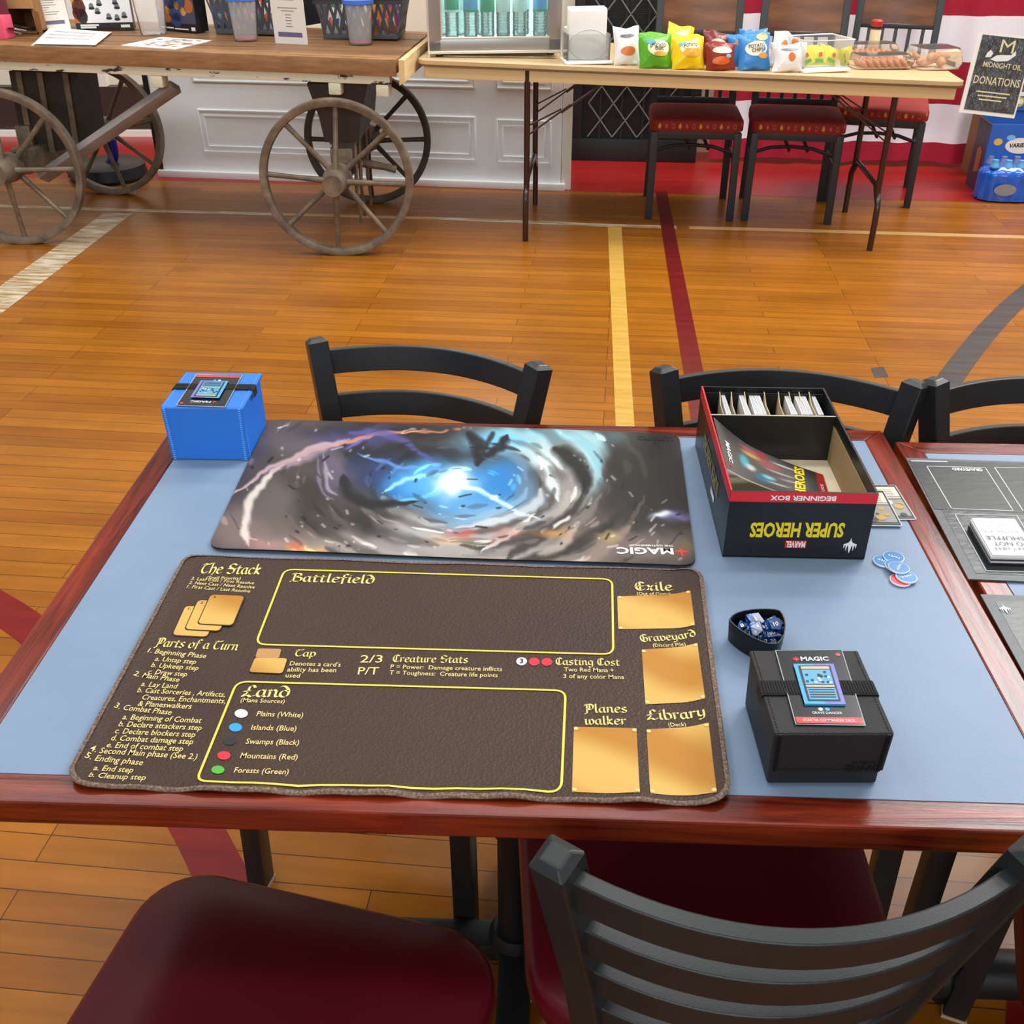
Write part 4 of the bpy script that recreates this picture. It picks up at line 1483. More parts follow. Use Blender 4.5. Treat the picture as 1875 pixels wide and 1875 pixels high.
# ================================================================== CHAIRS AND GOODS AT THE BACK
M_GREYF = mat('charcoal_chair_frame', '2b2e31', .45)
M_CWOOD = mat('walnut_back_panel', '4a2b17', .35, noise=((3, 3, 18), '7d5030', .3, .7))


def pattern_seat():
    m = bpy.data.materials.new('red_leaf_fabric')
    m.use_nodes = True
    nt = m.node_tree
    N, L = nt.nodes.new, nt.links.new
    b_ = nt.nodes['Principled BSDF']
    tc = N('ShaderNodeTexCoord')
    mp = N('ShaderNodeMapping')
    mp.inputs['Scale'].default_value = (30, 30, 22)
    L(tc.outputs['Object'], mp.inputs[0])
    vo = N('ShaderNodeTexVoronoi')
    vo.inputs['Scale'].default_value = 1
    vo.inputs['Randomness'].default_value = .25
    L(mp.outputs[0], vo.inputs['Vector'])
    rp = N('ShaderNodeValToRGB')
    e = rp.color_ramp.elements
    e[0].position, e[0].color = .16, lin('c8803a')
    e[1].position, e[1].color = .34, lin('8a2018')
    k_ = e.new(.22)
    k_.color = lin('a83c2a')
    L(vo.outputs['Distance'], rp.inputs[0])
    L(rp.outputs[0], b_.inputs['Base Color'])
    b_.inputs['Roughness'].default_value = .75
    return m


M_SEATP = pattern_seat()


def pad(w_, d_, z0, z1, r, m, crown=.012, y0=0, taper=1.0):
    """upholstered seat: rounded plan, soft upper edge, slight crown"""
    mb = MB()
    base = rrect(w_, d_, r, 8)
    rings = [(.985, z0), (1.0, z0 + .006), (1.0, z1 - .016), (.985, z1 - .006), (.95, z1), (.6, z1 + crown * .8), (.25, z1 + crown)]
    n_ = len(base)
    vs = []
    for s_, z in rings:
        for x, y in base:
            tx = 1 if taper == 1 else 1 - (1 - taper) * (.5 - y / d_)
            vs.append((x * s_ * tx, y * s_ + y0, z))
    fs = [(i * n_ + k, i * n_ + (k + 1) % n_, (i + 1) * n_ + (k + 1) % n_, (i + 1) * n_ + k) for i in range(len(rings) - 1) for k in range(n_)]
    fs += [tuple(range(n_ - 1, -1, -1)), tuple(range((len(rings) - 1) * n_, len(rings) * n_))]
    return mb.add(vs, fs, m, True)


def back_chair():
    """faces -y"""
    t = thing('side_chair', '', 'chair')
    sp_ = pad(.44, .43, .42, .475, .05, M_SEATP)
    for i in range(12):
        x = -.176 + .032 * i
        c1, c2 = (('c9822e', 'd9a04a'), ('a8322a', 'c86a5c'), ('b8503a', '7a1a14'))[i % 3]
        for s_, c_, l_ in ((1, c1, .0005), (.55, c2, .0009)):
            sp_.poly([(x + s_ * .0085 * math.sin(t) * (1 if math.cos(t) < .2 else .75), -.2152 - l_, .446 + s_ * .013 * math.cos(t)) for t in [-2 * PI * j / 14 for j in range(14)]][::-1], mat('leaf_' + c_, c_, .7))
    sp_.obj('seat', t, angle=60)
    fm = MB()
    for y in (-.19, .19):
        fm.box((0, y, .402), (.39, .025, .035), M_GREYF, bev=.003)
    for x in (-.195, .195):
        fm.box((x, 0, .402), (.025, .38, .035), M_GREYF, bev=.003)
    for x in (-.06, .03):
        fm.bar((x, .0, .395), (x + .06, .12, .27), .012, .012, M_GREYF)
    fm.obj('seat_frame', t)
    for x in (-.2, .2):
        MB().bar((x, -.195, 0), (x * .98, -.19, .415), .034, .034, M_GREYF, bev=.004).obj('leg', t)
    for x in (-.2, .2):
        lg = MB()
        lg.bar((x, .225, 0), (x * .97, .19, .42), .034, .034, M_GREYF, bev=.004)
        lg.bar((x * .97, .19, .40), (x * .97, .30, .97), .034, .03, M_GREYF, bev=.004)
        lg.obj('leg', t)
    st = MB()
    st.tube([V((-.195, .0, .28)), V((-.1, .02, .305)), V((0, .03, .31)), V((.1, .02, .305)), V((.195, .0, .28))], .009, M_GREYF, 8)
    for x in (-.197, .197):
        st.tube([(x, -.19, .27), (x, .2, .27)], .009, M_GREYF, 8)
    st.obj('stretcher', t)
    for i in range(5):
        x = -.13 + .065 * i
        MB().bar((x, .205, .49), (x * 1.02, .268, .79), .018, .01, M_GREYF, up=(0, 1, 0), bev=.002).obj('slat', t)
    MB().bar((-.19, .205, .49), (.19, .205, .49), .022, .03, M_GREYF, bev=.003).obj('back_rail', t)
    MB().bar((-.19, .268, .79), (.19, .268, .79), .018, .02, M_GREYF, bev=.003).obj('back_rail', t)

    def bp(u, v, o_):
        x = (u - .5) * .375
        return (x, .268 + .036 * v + .025 * math.sin(PI * u) + o_, .80 + .19 * v)
    pn = MB()
    pn.grid(lambda u, v: bp(u, v, -.008), 14, 4, M_CWOOD)
    pn.grid(lambda u, v: bp(u, v, .008), 14, 4, M_CWOOD, flip=True)
    pn.grid(lambda u, v: bp(u, 1, -.008 + .016 * v), 14, 1, M_CWOOD)
    pn.grid(lambda u, v: bp(u, 0, .008 - .016 * v), 14, 1, M_CWOOD)
    pn.obj('back_panel', t)
    return t


bc = back_chair()
g_ = 'red seated chairs behind the folding table'


def set_chair(o, fl_, fr_, label, first=True):
    """stand the chair so its front feet touch two points of the floor"""
    return o


def chair_pose(fl_, fr_):
    a_, b_ = onz(*fl_, 0), onz(*fr_, 0)
    d = b_ - a_
    rz = math.atan2(d.y, d.x)
    c = (a_ + b_) / 2 + V((-math.sin(rz), math.cos(rz), 0)) * .195
    return c, rz


c, rz = chair_pose((1187, 400), (1335, 404))
bc.location, bc.rotation_euler = c, (0, 0, rz)
bc['label'], bc['group'] = 'red patterned chair with wooden back panel in front of the black gate', g_
c, rz = chair_pose((1363, 403), (1514, 410))
c2_ = c
dup(bc, c, rz, 'red patterned chair with wooden back panel, middle of the three behind the table', g_)
dup(bc, (1.90, 5.56, 0), R(-18), 'red patterned chair turned askew, nearest the right end of the folding table', g_)

# snack carton, bottle pack, bag and box on the floor at the right
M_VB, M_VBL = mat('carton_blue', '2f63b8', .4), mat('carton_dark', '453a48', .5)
p0 = onz(1786, 352, 0)
vb = thing('snack_carton', 'blue open snack carton printed VARIETY on the floor by the striped cloth', 'box', p0, R(-6))
k = MB()
k.box((.16, .09, .2), (.32, .005, .27), M_VB)
k.box((.16, .004, .175), (.32, .006, .35), M_VB)
k.box((.16, .2, .2), (.32, .006, .4), M_VB)
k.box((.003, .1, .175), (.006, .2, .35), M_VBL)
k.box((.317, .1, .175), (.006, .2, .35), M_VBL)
k.box((.16, .1, .003), (.32, .2, .006), M_VB)


def ell(cx, cz, rx, rz_, m, y=-.0002, n_=24):
    k.poly([(cx + rx * math.cos(2 * PI * i / n_), y, cz + rz_ * math.sin(2 * PI * i / n_)) for i in range(n_)], m)


ell(.17, .245, .075, .04, mat('carton_cream', 'efe6d2', .4))
ell(.115, .285, .022, .014, mat('carton_sky', '7fb6e6', .4), -.0004)
ell(.055, .262, .022, .018, mat('carton_yellow', 'e3b84a', .4), -.0003)
k.write('VARIETY', (.115, 0, .235), (.225, 0, .243), .02, mat('carton_ink', '2a2218', .5), up=(0, 0, 1), n=(0, -1, 0), lift=.0012, bold=.03)
for x, z in ((.03, .12), (-.0, .12)):
    pass
k.add([(-.0005, .05, .1), (-.0005, .05, .2), (-.0005, .09, .22), (-.0005, .13, .2), (-.0005, .12, .08)], [(0, 1, 2, 3, 4)], mat('carton_pretzel', 'a9623a', .5))
k.obj('carton_body', vb)
MB().add([(0, .0, .35), (0, .2, .35), (-.075, .19, .40), (-.075, .02, .40)], [(0, 1, 2, 3), (3, 2, 1, 0)], mat('carton_inside', 'c08a62', .7)).obj('side_flap', vb)
k = MB()
k.box((.17, .19, .43), (.27, .004, .085), M_VB)
k.box((.17, .187, .468), (.27, .008, .018), mat('carton_white', 'dfe8f0', .4))
for i, c_ in enumerate(('d9a83a', '9a4a52', 'b9bf4a', 'cfe0ea')):
    y = .1866
    k.poly([(.06 + .06 * i + .022 * math.cos(2 * PI * j / 16), y, .43 + .026 * math.sin(2 * PI * j / 16)) for j in range(16)], mat('flavour_' + c_, c_, .4))
    k.poly([(.062 + .06 * i + .013 * math.cos(2 * PI * j / 16), y - .0008, .432 + .015 * math.sin(2 * PI * j / 16)) for j in range(16)], mat('flavour_cream', 'f0ead8', .4))
k.obj('back_flap', vb)

p0 = onz(1793, 371, 0)
bp_ = thing('bottle_pack', 'shrink wrapped pack of small blue water bottles in front of the snack carton', 'pack', p0, R(-6))
M_SHR = mat('blue_shrink_wrap', '0b4fb8', .18, coat=.6, noise=((14, 14, 9), '1c6ad8', .35, .65), bump=((35, 35, 20), .8, 'noise'))
M_CLR = clear('shrink_clear', 'c9cfe0', .25, .35, .08)


def wrap(u, v):
    t = 2 * PI * u
    sq = (abs(math.cos(t)) ** 3 + abs(math.sin(t)) ** 3) ** (-1 / 3)
    bump = 1 + .03 * math.cos(14 * t)
    top = 1 if v < .75 else 1 - .35 * ((v - .75) / .25) ** 2
    return (.15 + .15 * sq * math.cos(t) * bump * top, .09 + .09 * sq * math.sin(t) * bump * top, .008 + .165 * v)


k = MB()
k.grid(wrap, 72, 14, M_SHR)
k.poly([wrap(i / 36, 1) for i in range(36)], M_SHR)
k.obj('wrap', bp_)
k = MB()
k.poly([(.11 + .055 * math.cos(2 * PI * i / 20), -.012, .07 + .03 * math.sin(2 * PI * i / 20)) for i in range(20)], mat('wrap_window', '8e8f98', .3, bump=((60, 60, 60), .9, 'noise')))
k.obj('clear_window', bp_)
n_ = 0
for i in range(4):
    for j in range(2):
        k = MB().lathe([(.02, .165), (.024, .172), (.018, .19), (.0155, .196), (.0155, .207), (0, .208)], M_CLR if j else M_LBB, 16)
        k.obj('bottle_neck', bp_).location = (.05 + .066 * i, .05 + .08 * j, .0)
p0 = onz(1800, 335, 0)
k = MB()
kk = thing('brown_box', 'open brown cardboard box behind the blue snack carton', 'box', p0 + V((-.02, .13, 0)), R(-6))
for c_, s_ in (((.15, 0, .22), (.3, .006, .44)), ((.15, .2, .22), (.3, .006, .44)), ((0, .1, .22), (.006, .2, .44)), ((.3, .1, .22), (.006, .2, .44)), ((.15, .1, .003), (.3, .2, .006))):
    k.box(c_, s_, M_CARDD)
k.obj('box_body', kk)
MB().add([(.01, -.003, .44), (.12, -.003, .44), (.12, -.06, .52), (.01, -.06, .53)], [(0, 1, 2, 3), (3, 2, 1, 0)], mat('brown_flap', 'a8732f', .6)).obj('flap', kk)
p0 = onz(1868, 325, 0) + V((.24, .05, 0))
bgm = MB()
bgm.grid(lambda u, v: tuple(p0 + V(((.17 - .05 * v * v) * math.cos(2 * PI * u) * (1 + .06 * math.sin(9 * u * PI + 6 * v)), (.12 - .03 * v) * math.sin(2 * PI * u), .56 * v))), 40, 16, mat('black_plastic_bag', '1b1b1d', .3, bump=((30, 30, 30), .9, 'noise')))
bgm.poly([tuple(p0 + V((.12 * math.cos(2 * PI * i / 20), .09 * math.sin(2 * PI * i / 20), .56))) for i in range(20)], M_BLK)
tag(bgm.obj('rubbish_bag'), 'black plastic bag behind the blue snack carton at the right edge', 'bag')


# ================================================================== DINING TABLES AND METAL CHAIRS
M_WX = red_wood('mahogany_along_x', (4, 75, 60))
M_WY = red_wood('mahogany_along_y', (75, 4, 60))
M_VINYL = mat('blue_grey_vinyl', '778da8', .42, spec=.35, noise=((5, 5, 5), '8297b0', .3, .7), bump=((420, 420, 420), .12, 'noise'))
TZ = .76


def dining_table(label, loc, rz, w_, d_, foot_dir):
    t = thing('dining_table', label, 'table', loc, rz)
    fw, th = .034, .03
    X, Y = w_ / 2, d_ / 2
    f_ = MB()
    for (a, m_) in (((-X, -Y), M_WX), ((X, -Y), M_WY), ((X, Y), M_WX), ((-X, Y), M_WY)):
        pass
    co = [(-X, -Y), (X, -Y), (X, Y), (-X, Y)]
    ci = [(-X + fw, -Y + fw), (X - fw, -Y + fw), (X - fw, Y - fw), (-X + fw, Y - fw)]
    for i in range(4):
        j = (i + 1) % 4
        m_ = M_WX if i % 2 == 0 else M_WY
        b4 = [co[i], co[j], ci[j], ci[i]]
        f_.hexa([(x, y, TZ - th) for x, y in b4] + [(x, y, TZ) for x, y in b4], m_)
    f_.obj('wood_frame', t, bevel=.0025)
    MB().box((0, 0, TZ - .0155), (w_ - 2 * fw, d_ - 2 * fw, .029), M_VINYL).obj('vinyl_top', t)
    MB().lathe([(.028, .06), (.028, .70)], M_BLK, 24).lathe([(.028, .30), (.034, .302), (.034, .33), (.028, .332)], M_BLK, 24).obj('column', t)
    k = MB()
    k.box((0, 0, TZ - th - .012), (.5, .05, .024), M_BLK, bev=.004).box((0, 0, TZ - th - .012), (.05, .4, .024), M_BLK, bev=.004)
    k.obj('spider_plate', t)
    k = MB()
    k.lathe([(0, .085), (.035, .085), (.042, .07), (.042, .04), (0, .04)], M_BLK, 24)
    if foot_dir == 'tube':
        k.tube([(-.45, 0, .055), (.45, 0, .055)], .036, M_BLK, 24)
        k.tube([(0, -.26, .055), (0, .26, .055)], .03, M_BLK, 20)
    else:
        k.bar((-.24, 0, .045), (.24, 0, .045), .05, .04, M_BLK, bev=.008)
        k.bar((0, -.2, .045), (0, .2, .045), .05, .04, M_BLK, bev=.008)
    k.obj('base', t)
    ends = [(-.42, 0), (.42, 0), (0, -.24), (0, .24)] if foot_dir == 'tube' else [(-.225, 0), (.225, 0), (0, -.185), (0, .185)]
    for x, y in ends:
        MB().lathe([(0, 0), (.02, 0), (.022, .006), (.02, .03), (0, .03)], M_BLK, 16).obj('glide', t).location = (x, y, 0)
    return t


TC, TA = V((.0065, 1.0113, 0)), -.0396
table1 = dining_table('wood framed table with blue grey vinyl top in the foreground, holding two play mats', TC, TA, 1.068, .763, 'arms')
FL2 = onz(1636, 808, TZ)
T2A = -.037
c2 = V((FL2.x, FL2.y, 0)) + Matrix.Rotation(T2A, 3, 'Z') @ V((.534 + .002, -.3815, 0))
table2 = dining_table('second wood framed table at the right edge, holding dark mats and a white deck', c2, T2A, 1.068, .763, 'tube')

M_CHB = mat('black_powder_coat', '1c1f21', .36, spec=.5, noise=((9, 9, 9), '25282a', .3, .7), bump=((700, 700, 700), .06, 'noise'))
M_SEATM = mat('maroon_vinyl_seat', '560413', .38, spec=.4, noise=((6, 6, 6), '600718', .3, .7))
M_GLIDE = mat('cream_foot_cap', 'b9a58a', .5)


def ladder_chair():
    """faces +y; origin on the floor below the seat"""
    t = thing('metal_chair', '', 'chair')
    pad(.43, .385, .432, .474, .075, M_SEATM, .008, .048, taper=.94).obj('seat', t, angle=70)
    fr_ = MB()
    for x in (-.17, .17):
        fr_.bar((x, -.13, .415), (x, .19, .415), .025, .03, M_CHB, bev=.003)
    for y in (-.13, .185):
        fr_.bar((-.17, y, .415), (.17, y, .415), .025, .03, M_CHB, bev=.003)
    fr_.obj('seat_frame', t)
    for x in (-.185, .185):
        k = MB().bar((x, .2, .004), (x * .96, .185, .425), .034, .034, M_CHB, bev=.004)
        k.bar((x, .2, 0), (x, .2, .006), .036, .036, M_GLIDE)
        k.obj('leg', t)
    for s in (-1, 1):
        path = [(.186, -.235, .004), (.160, -.195, .22), (.140, -.172, .42), (.140, -.170, .50), (.150, -.186, .60), (.169, -.206, .72), (.1865, -.2225, .822)]
        k = MB()
        hw = .0165
        P_ = [V((s * x, y, z)) for x, y, z in smooth_line(path, 4)]
        vs = []
        for i, p_ in enumerate(P_):
            d = (P_[min(i + 1, len(P_) - 1)] - P_[max(i - 1, 0)]).normalized()
            a = V((1, 0, 0))
            a = (a - d * a.dot(d)).normalized()
            b_ = d.cross(a)
            ca_, sa_ = math.cos(s * R(36)), math.sin(s * R(36))
            a, b_ = a * ca_ + b_ * sa_, b_ * ca_ - a * sa_
            vs += [p_ + a * hw * i0 + b_ * hw * j0 for i0, j0 in ((-1, -1), (1, -1), (1, 1), (-1, 1))]
        n_ = len(P_)
        k.add(vs, [(4 * i + q, 4 * i + (q + 1) % 4, 4 * i + 4 + (q + 1) % 4, 4 * i + 4 + q) for i in range(n_ - 1) for q in range(4)] + [(3, 2, 1, 0)], M_CHB)
        tp = vs[-4:]
        cc = sum(tp, V()) / 4
        d = (P_[-1] - P_[-2]).normalized()
        inn = [cc + (q - cc) * .55 + d * .0065 for q in tp]
        k.add(tp + inn, [(i, (i + 1) % 4, 4 + (i + 1) % 4, 4 + i) for i in range(4)] + [(4, 5, 6, 7)], M_CHB)
        k.bar((s * .186, -.235, 0), (s * .186, -.235, .006), .036, .036, M_GLIDE)
        k.obj('back_post', t, bevel=.002)
    up = V((0, -.17, .985)).normalized()
    for i in range(4):
        z = .788 - .0735 * i
        f0 = (z - .50) / .322
        yb, xb = -.170 - .0525 * f0, .140 + .0465 * f0
        k = MB()
        n_ = 20
        vs = []
        for j in range(n_ + 1):
            u = j / n_ * 2 - 1
            bw_ = .062 * (xb / .182) ** 1.6
            c = V((xb * u, yb - bw_ * (1 - u * u), z))
            tan = V((xb, 2 * bw_ * u, 0)).normalized()
            nn = up.cross(tan).normalized()
            vs += [c + up * a * .0205 + nn * b_ * .0072 for a, b_ in ((-1, -1), (1, -1), (1, 1), (-1, 1))]
        k.add(vs, [(4 * j + q, 4 * j + (q + 1) % 4, 4 * j + 4 + (q + 1) % 4, 4 * j + 4 + q) for j in range(n_) for q in range(4)], M_CHB, True)
        k.obj('back_rail', t, bevel=.0018)
    return t


lc = ladder_chair()


def pose(o, x, y, deg, label):
    o.location, o.rotation_euler, o['label'], o['group'] = (x, y, 0), (0, 0, R(deg)), label, GC


GC = 'black metal ladder back chairs around the tables'
pose(lc, -.198, 1.300, 164.5, 'black ladder back chair behind the far edge of the front table, left of the box')
for x, y, a, l in ((.387, 1.205, 172.1, 'black ladder back chair behind the open game box'),
                   (.806, 1.175, 176.9, 'black ladder back chair behind the right hand table'),
                   (.2195, .7565, .4, 'nearest black chair, its curved slatted back turned to the viewer'),
                   (-.267, .533, -14.5, 'chair at bottom left showing only its big dark maroon seat'),
                   (.769, .668, -22, 'chair at the right edge, mostly hidden behind the nearest slatted back')):
    dup(lc, (x, y, 0), R(a), l, GC)


# ================================================================== ON THE TABLE
def quad_px(px, z):
    return [onz(x, y, z) for x, y in px]


def proj(P):
    d = V(P) - EYE
    dep = d.y * CP - d.z * SP
    return 937.5 + FPX * d.x / dep, 937.5 + FPX * (-d.y * SP - d.z * CP) / dep


class Sheet:
    """a rectangular mat lying on a table; s runs left to right, t near to far"""
    def __init__(self, px, z, zf):
        tl, tr, br, bl = quad_px(px, z)
        self.c, self.z, self.zf = (bl, br, tr, tl), z, zf
        self.w, self.d = (br - bl).length, (tl - bl).length

    def xy(self, s, t):
        a, b_, c, d = self.c
        return a * (1 - s) * (1 - t) + b_ * s * (1 - t) + c * s * t + d * (1 - s) * t

    def st(self, p):
        s = t = .5
        a, b_, c, d = self.c
        for _ in range(8):
            e = self.xy(s, t) - V(p)
            ds = (b_ - a) * (1 - t) + (c - d) * t
            dt = (d - a) * (1 - s) + (c - b_) * s
            det = ds.x * dt.y - ds.y * dt.x
            s -= (e.x * dt.y - e.y * dt.x) / det
            t -= (ds.x * e.y - ds.y * e.x) / det
        return s, t

    def at(self, s, t, lift=0.0):
        p = self.xy(s, t)
        return V((p.x, p.y, self.z + self.zf(s, t) + lift))

    def lay(self, lift):
        return lambda p: self.at(*self.st(p), lift)

    def body(self, nu, nv, r, th, mtop, mside):
        """rounded sheet with a thickness; returns builder and (s, t) of the top vertices"""
        mb = MB()
        ts = [0, .006, .015, .03, .05]
        rows = ts + [.05 + .9 * i / nv for i in range(1, nv)] + [1 - x for x in ts[::-1]]
        top, sts = [], []
        for t in rows:
            dv = min(t, 1 - t) * self.d
            ins = 0 if dv >= r else r - math.sqrt(max(0, r * r - (r - dv) ** 2))
            x0 = ins / self.w
            for i in range(nu + 1):
                s = x0 + (1 - 2 * x0) * i / nu
                sts.append((s, t))
                top.append(self.at(s, t))
        n_ = nu + 1
        fs = [(j * n_ + i, j * n_ + i + 1, (j + 1) * n_ + i + 1, (j + 1) * n_ + i) for j in range(len(rows) - 1) for i in range(nu)]
        mb.add(top, fs, mtop, True)
        ring = [i for i in range(n_)] + [j * n_ + nu for j in range(1, len(rows))] + [(len(rows) - 1) * n_ + i for i in range(nu - 1, -1, -1)] + [j * n_ for j in range(len(rows) - 2, 0, -1)]
        rt = [top[i] for i in ring]
        rb = [p - V((0, 0, th)) for p in rt]
        m = len(ring)
        mb.add(rt + rb, [(i, m + i, m + (i + 1) % m, (i + 1) % m) for i in range(m)], mside)
        mb.add([p - V((0, 0, th)) for p in top], [f[::-1] for f in fs], mside, True)
        return mb, sts, rt, ring


# ------------------------------------------------------------------ brown printed mat
def sm(x):
    x = min(1, max(0, x))
    return x * x * (3 - 2 * x)


BMZ = TZ + .0035


def bz(s, t):
    z = .006 * sm((s - .94) / .06) + .005 * sm((.03 - s) / .03)
    z += sm((.07 - t) / .07) * (.0012 + .0016 * math.sin(s * 31) + .001 * math.sin(s * 67))
    z += sm((t - .93) / .07) * (.0006 + .0007 * math.sin(s * 23 + 1))
    return z


bm = Sheet([(343, 1017), (1282, 1045), (1338, 1473), (117, 1439)], BMZ, bz)
M_MATB = mat('dark_brown_mat', '3e2d26', .5, spec=.3, noise=((3, 3, 3), '47352c', .3, .7), bump=((330, 330, 330), .5, 'voronoi'))
M_RUB = mat('black_rubber', '141312', .8)
M_EDG = mat('pale_stitched_edge', '5a473b', .8, noise=((420, 420, 420), '9b8271', .42, .7))
M_GOLD = gold_mat()
M_TXT = mat('cream_print', 'e8cf86', .5)
M_TXB = mat('gold_heading_print', 'efd67c', .5)
M_LINE = mat('yellow_line_print', 'e9d34a', .5)
k, sts, rt, ring = bm.body(110, 60, .022, .003, M_MATB, M_RUB)
k.tube([p + V((0, 0, -.0012)) for p in rt], .0016, M_EDG, 6, closed=True)
n_ = len(rt)
cen = sum(rt, V()) / n_
inn = [p + (cen - p).normalized() * .0038 + V((0, 0, .0007)) for p in rt]
k.add([p + V((0, 0, .0004)) for p in rt] + inn, [(i, (i + 1) % n_, n_ + (i + 1) % n_, n_ + i) for i in range(n_)], M_EDG)


def z1(x, y):
    return 120 + x / 3.75, 1010 + y / 3.75


def z2(x, y):
    return 600 + x / 2.467, 1020 + y / 2.467


def hpx(x, y, h):
    return (onz(x, y - h, BMZ) - onz(x, y, BMZ)).length


def tx(s, a, b_, h, font='sans', m=None, bold=.006, lift=.0006):
    p0, p1 = onz(*a, BMZ), onz(*b_, BMZ)
    k.write(s, p0, p1, hpx(a[0], a[1], h), m or (M_TXB if font == 'black' else M_TXT), font=font, bold=bold, post=bm.lay(lift))


for s, a, b_, h in (('The Stack', z1(918, 150), z1(1332, 158), 17), ('Parts of a Turn', z1(608, 652), z1(1180, 680), 14.5), ('Battlefield', z1(1535, 205), z2(208, 121), 14.5),
                    ('Land', z1(1203, 998), z1(1532, 1002), 19.5), ('Tap', z1(1568, 720), z1(1714, 724), 12), ('Creature Stats', z2(292, 475), z2(633, 480), 12.5),
                    ('Casting Cost', z2(1030, 488), z2(1322, 492), 12.5), ('Exile', z2(1385, 152), z2(1562, 153), 15), ('Graveyard', z2(1415, 385), z2(1664, 370), 13),
                    ('Planes', z2(1158, 704), z2(1354, 704), 15), ('walker', z2(1160, 758), z2(1352, 758), 15), ('Library', z2(1442, 737), z2(1706, 730), 17.5)):
    tx(s, a, b_, h, 'black')
for s, a, b_, h in (('(Spell Priority)', z1(965, 190), z1(1200, 196), 5), ('3. Last Cast / First Resolve', z1(860, 196), z1(1292, 228), 5),
                    ('2. Next Cast / Next Resolve', z1(845, 224), z1(1296, 257), 5.2), ('1. First Cast / Last Resolve', z1(830, 252), z1(1265, 285), 5.4),
                    ('1. Beginning Phase', z1(562, 697), z1(960, 735), 8), ('a. Untap step', z1(610, 752), z1(892, 775), 8), ('b. Upkeep step', z1(585, 795), z1(908, 818), 8),
                    ('c. Draw step', z1(562, 840), z1(830, 860), 8), ('2. Main Phase', z1(465, 858), z1(775, 899), 8.2), ('a. Lay Land', z1(515, 926), z1(760, 943), 8.4),
                    ('b. Cast Sorceries , Artifacts,', z1(490, 968), z1(1093, 1001), 8.6), ('Creatures, Enchantments,', z1(520, 1018), z1(1095, 1046), 8.8),
                    ('& Planeswalkers', z1(492, 1062), z1(860, 1083), 9), ('3. Combat Phase', z1(335, 1083), z1(722, 1124), 9), ('a. Beginning of Combat', z1(388, 1154), z1(928, 1180), 9.2),
                    ('b. Declare attackers step', z1(362, 1202), z1(930, 1230), 9.2), ('c. Declare blockers step', z1(335, 1250), z1(886, 1277), 9.4), ('d. Combat damage step', z1(308, 1298), z1(872, 1326), 9.6),
                    ('e. End of combat step', z1(278, 1346), z1(802, 1374), 9.6), ('4. Second Main phase (See 2.)', z1(168, 1382), z1(898, 1430), 9.8), ('5. Ending phase', z1(135, 1432), z1(525, 1470), 9.8),
                    ('a. End step', z1(188, 1506), z1(460, 1522), 9.8), ('b. Cleanup step', z1(160, 1562), z1(547, 1577), 9.8),
                    ('(Mana Sources)', z1(1200, 1035), z1(1502, 1044), 7.2), ('Plains (White)', z1(1310, 1132), z1(1628, 1142), 9), ('Islands (Blue)', z1(1272, 1226), z1(1582, 1234), 9.2),
                    ('Swamps (Black)', z1(1235, 1322), z1(1600, 1331), 9.4), ('Mountains (Red)', z1(1198, 1420), z1(1590, 1432), 9.6), ('Forests (Green)', z1(1155, 1521), z1(1528, 1533), 9.8),
                    ("Denotes a card's", z1(1537, 784), z2(57, 497), 7.6), ('ability has been', z1(1520, 826), z2(37, 522), 7.8), ('used', z1(1508, 866), z1(1606, 869), 7.8),
                    ('2/3', z2(145, 478), z2(246, 478), 13.5), ('P/T', z2(135, 532), z2(228, 532), 13.5), ('P = Power:  Damage creature inflicts', z2(283, 505), z2(787, 517), 7.4),
                    ('T = Toughness:  Creature life points', z2(278, 532), z2(768, 545), 7.6), ('Two Red Mana +', z2(1068, 518), z2(1293, 522), 7.4), ('3 of any color Mana', z2(1065, 548), z2(1340, 553), 7.6),
                    ('(Out of Game)', z2(1397, 173), z2(1550, 175), 5.4), ('(Discard Pile)', z2(1470, 408), z2(1617, 404), 6), ('(Deck)', z2(1540, 768), z2(1620, 766), 7)):
    tx(s, a, b_, h)


def px_round(c4, r=.18, n=5):
    """rounded four-sided outline through image corners (as points of the mat)"""
    P = [onz(x, y, BMZ) for x, y in c4]
    out = []
    for i in range(4):
        a, b_, c = P[i - 1], P[i], P[(i + 1) % 4]
        u, v = (a - b_), (c - b_)
        rr_ = r
        u, v = u.normalized() * rr_, v.normalized() * rr_
        for j in range(n + 1):
            t = j / n
            out.append(b_ + u * (1 - t) ** 2 + v * t ** 2)
    return out


def outline(c4, r, wd, m, lift=.0008):
    P = px_round(c4, r)
    dense = []
    for i, p in enumerate(P):
        q = P[(i + 1) % len(P)]
        nn = max(1, int((q - p).length / .02))
        dense += [p.lerp(q, j / nn) for j in range(nn)]
    n_ = len(dense)
    vs = []
    for i, p in enumerate(dense):
        d = (dense[(i + 1) % n_] - dense[i - 1]).normalized()
        e = V((-d.y, d.x, 0)) * wd / 2
        vs += [bm.lay(lift)(p + e), bm.lay(lift)(p - e)]
    k.add(vs, [(2 * i, 2 * i + 1, (2 * i + 3) % (2 * n_), (2 * i + 2) % (2 * n_)) for i in range(n_)], m)


def filled(c4, m, r=.0, lift=.0006, nu=10, nv=10):
    a, b_, c, d = [onz(x, y, BMZ) for x, y in c4]        # tl tr br bl
    if r:
        P = px_round(c4, r)
        k.poly([bm.lay(lift)(p) for p in P][::-1], m)
    else:
        f_ = bm.lay(lift)
        k.grid(lambda u, v: f_(d.lerp(c, u).lerp(a.lerp(b_, u), v)), nu, nv, m)


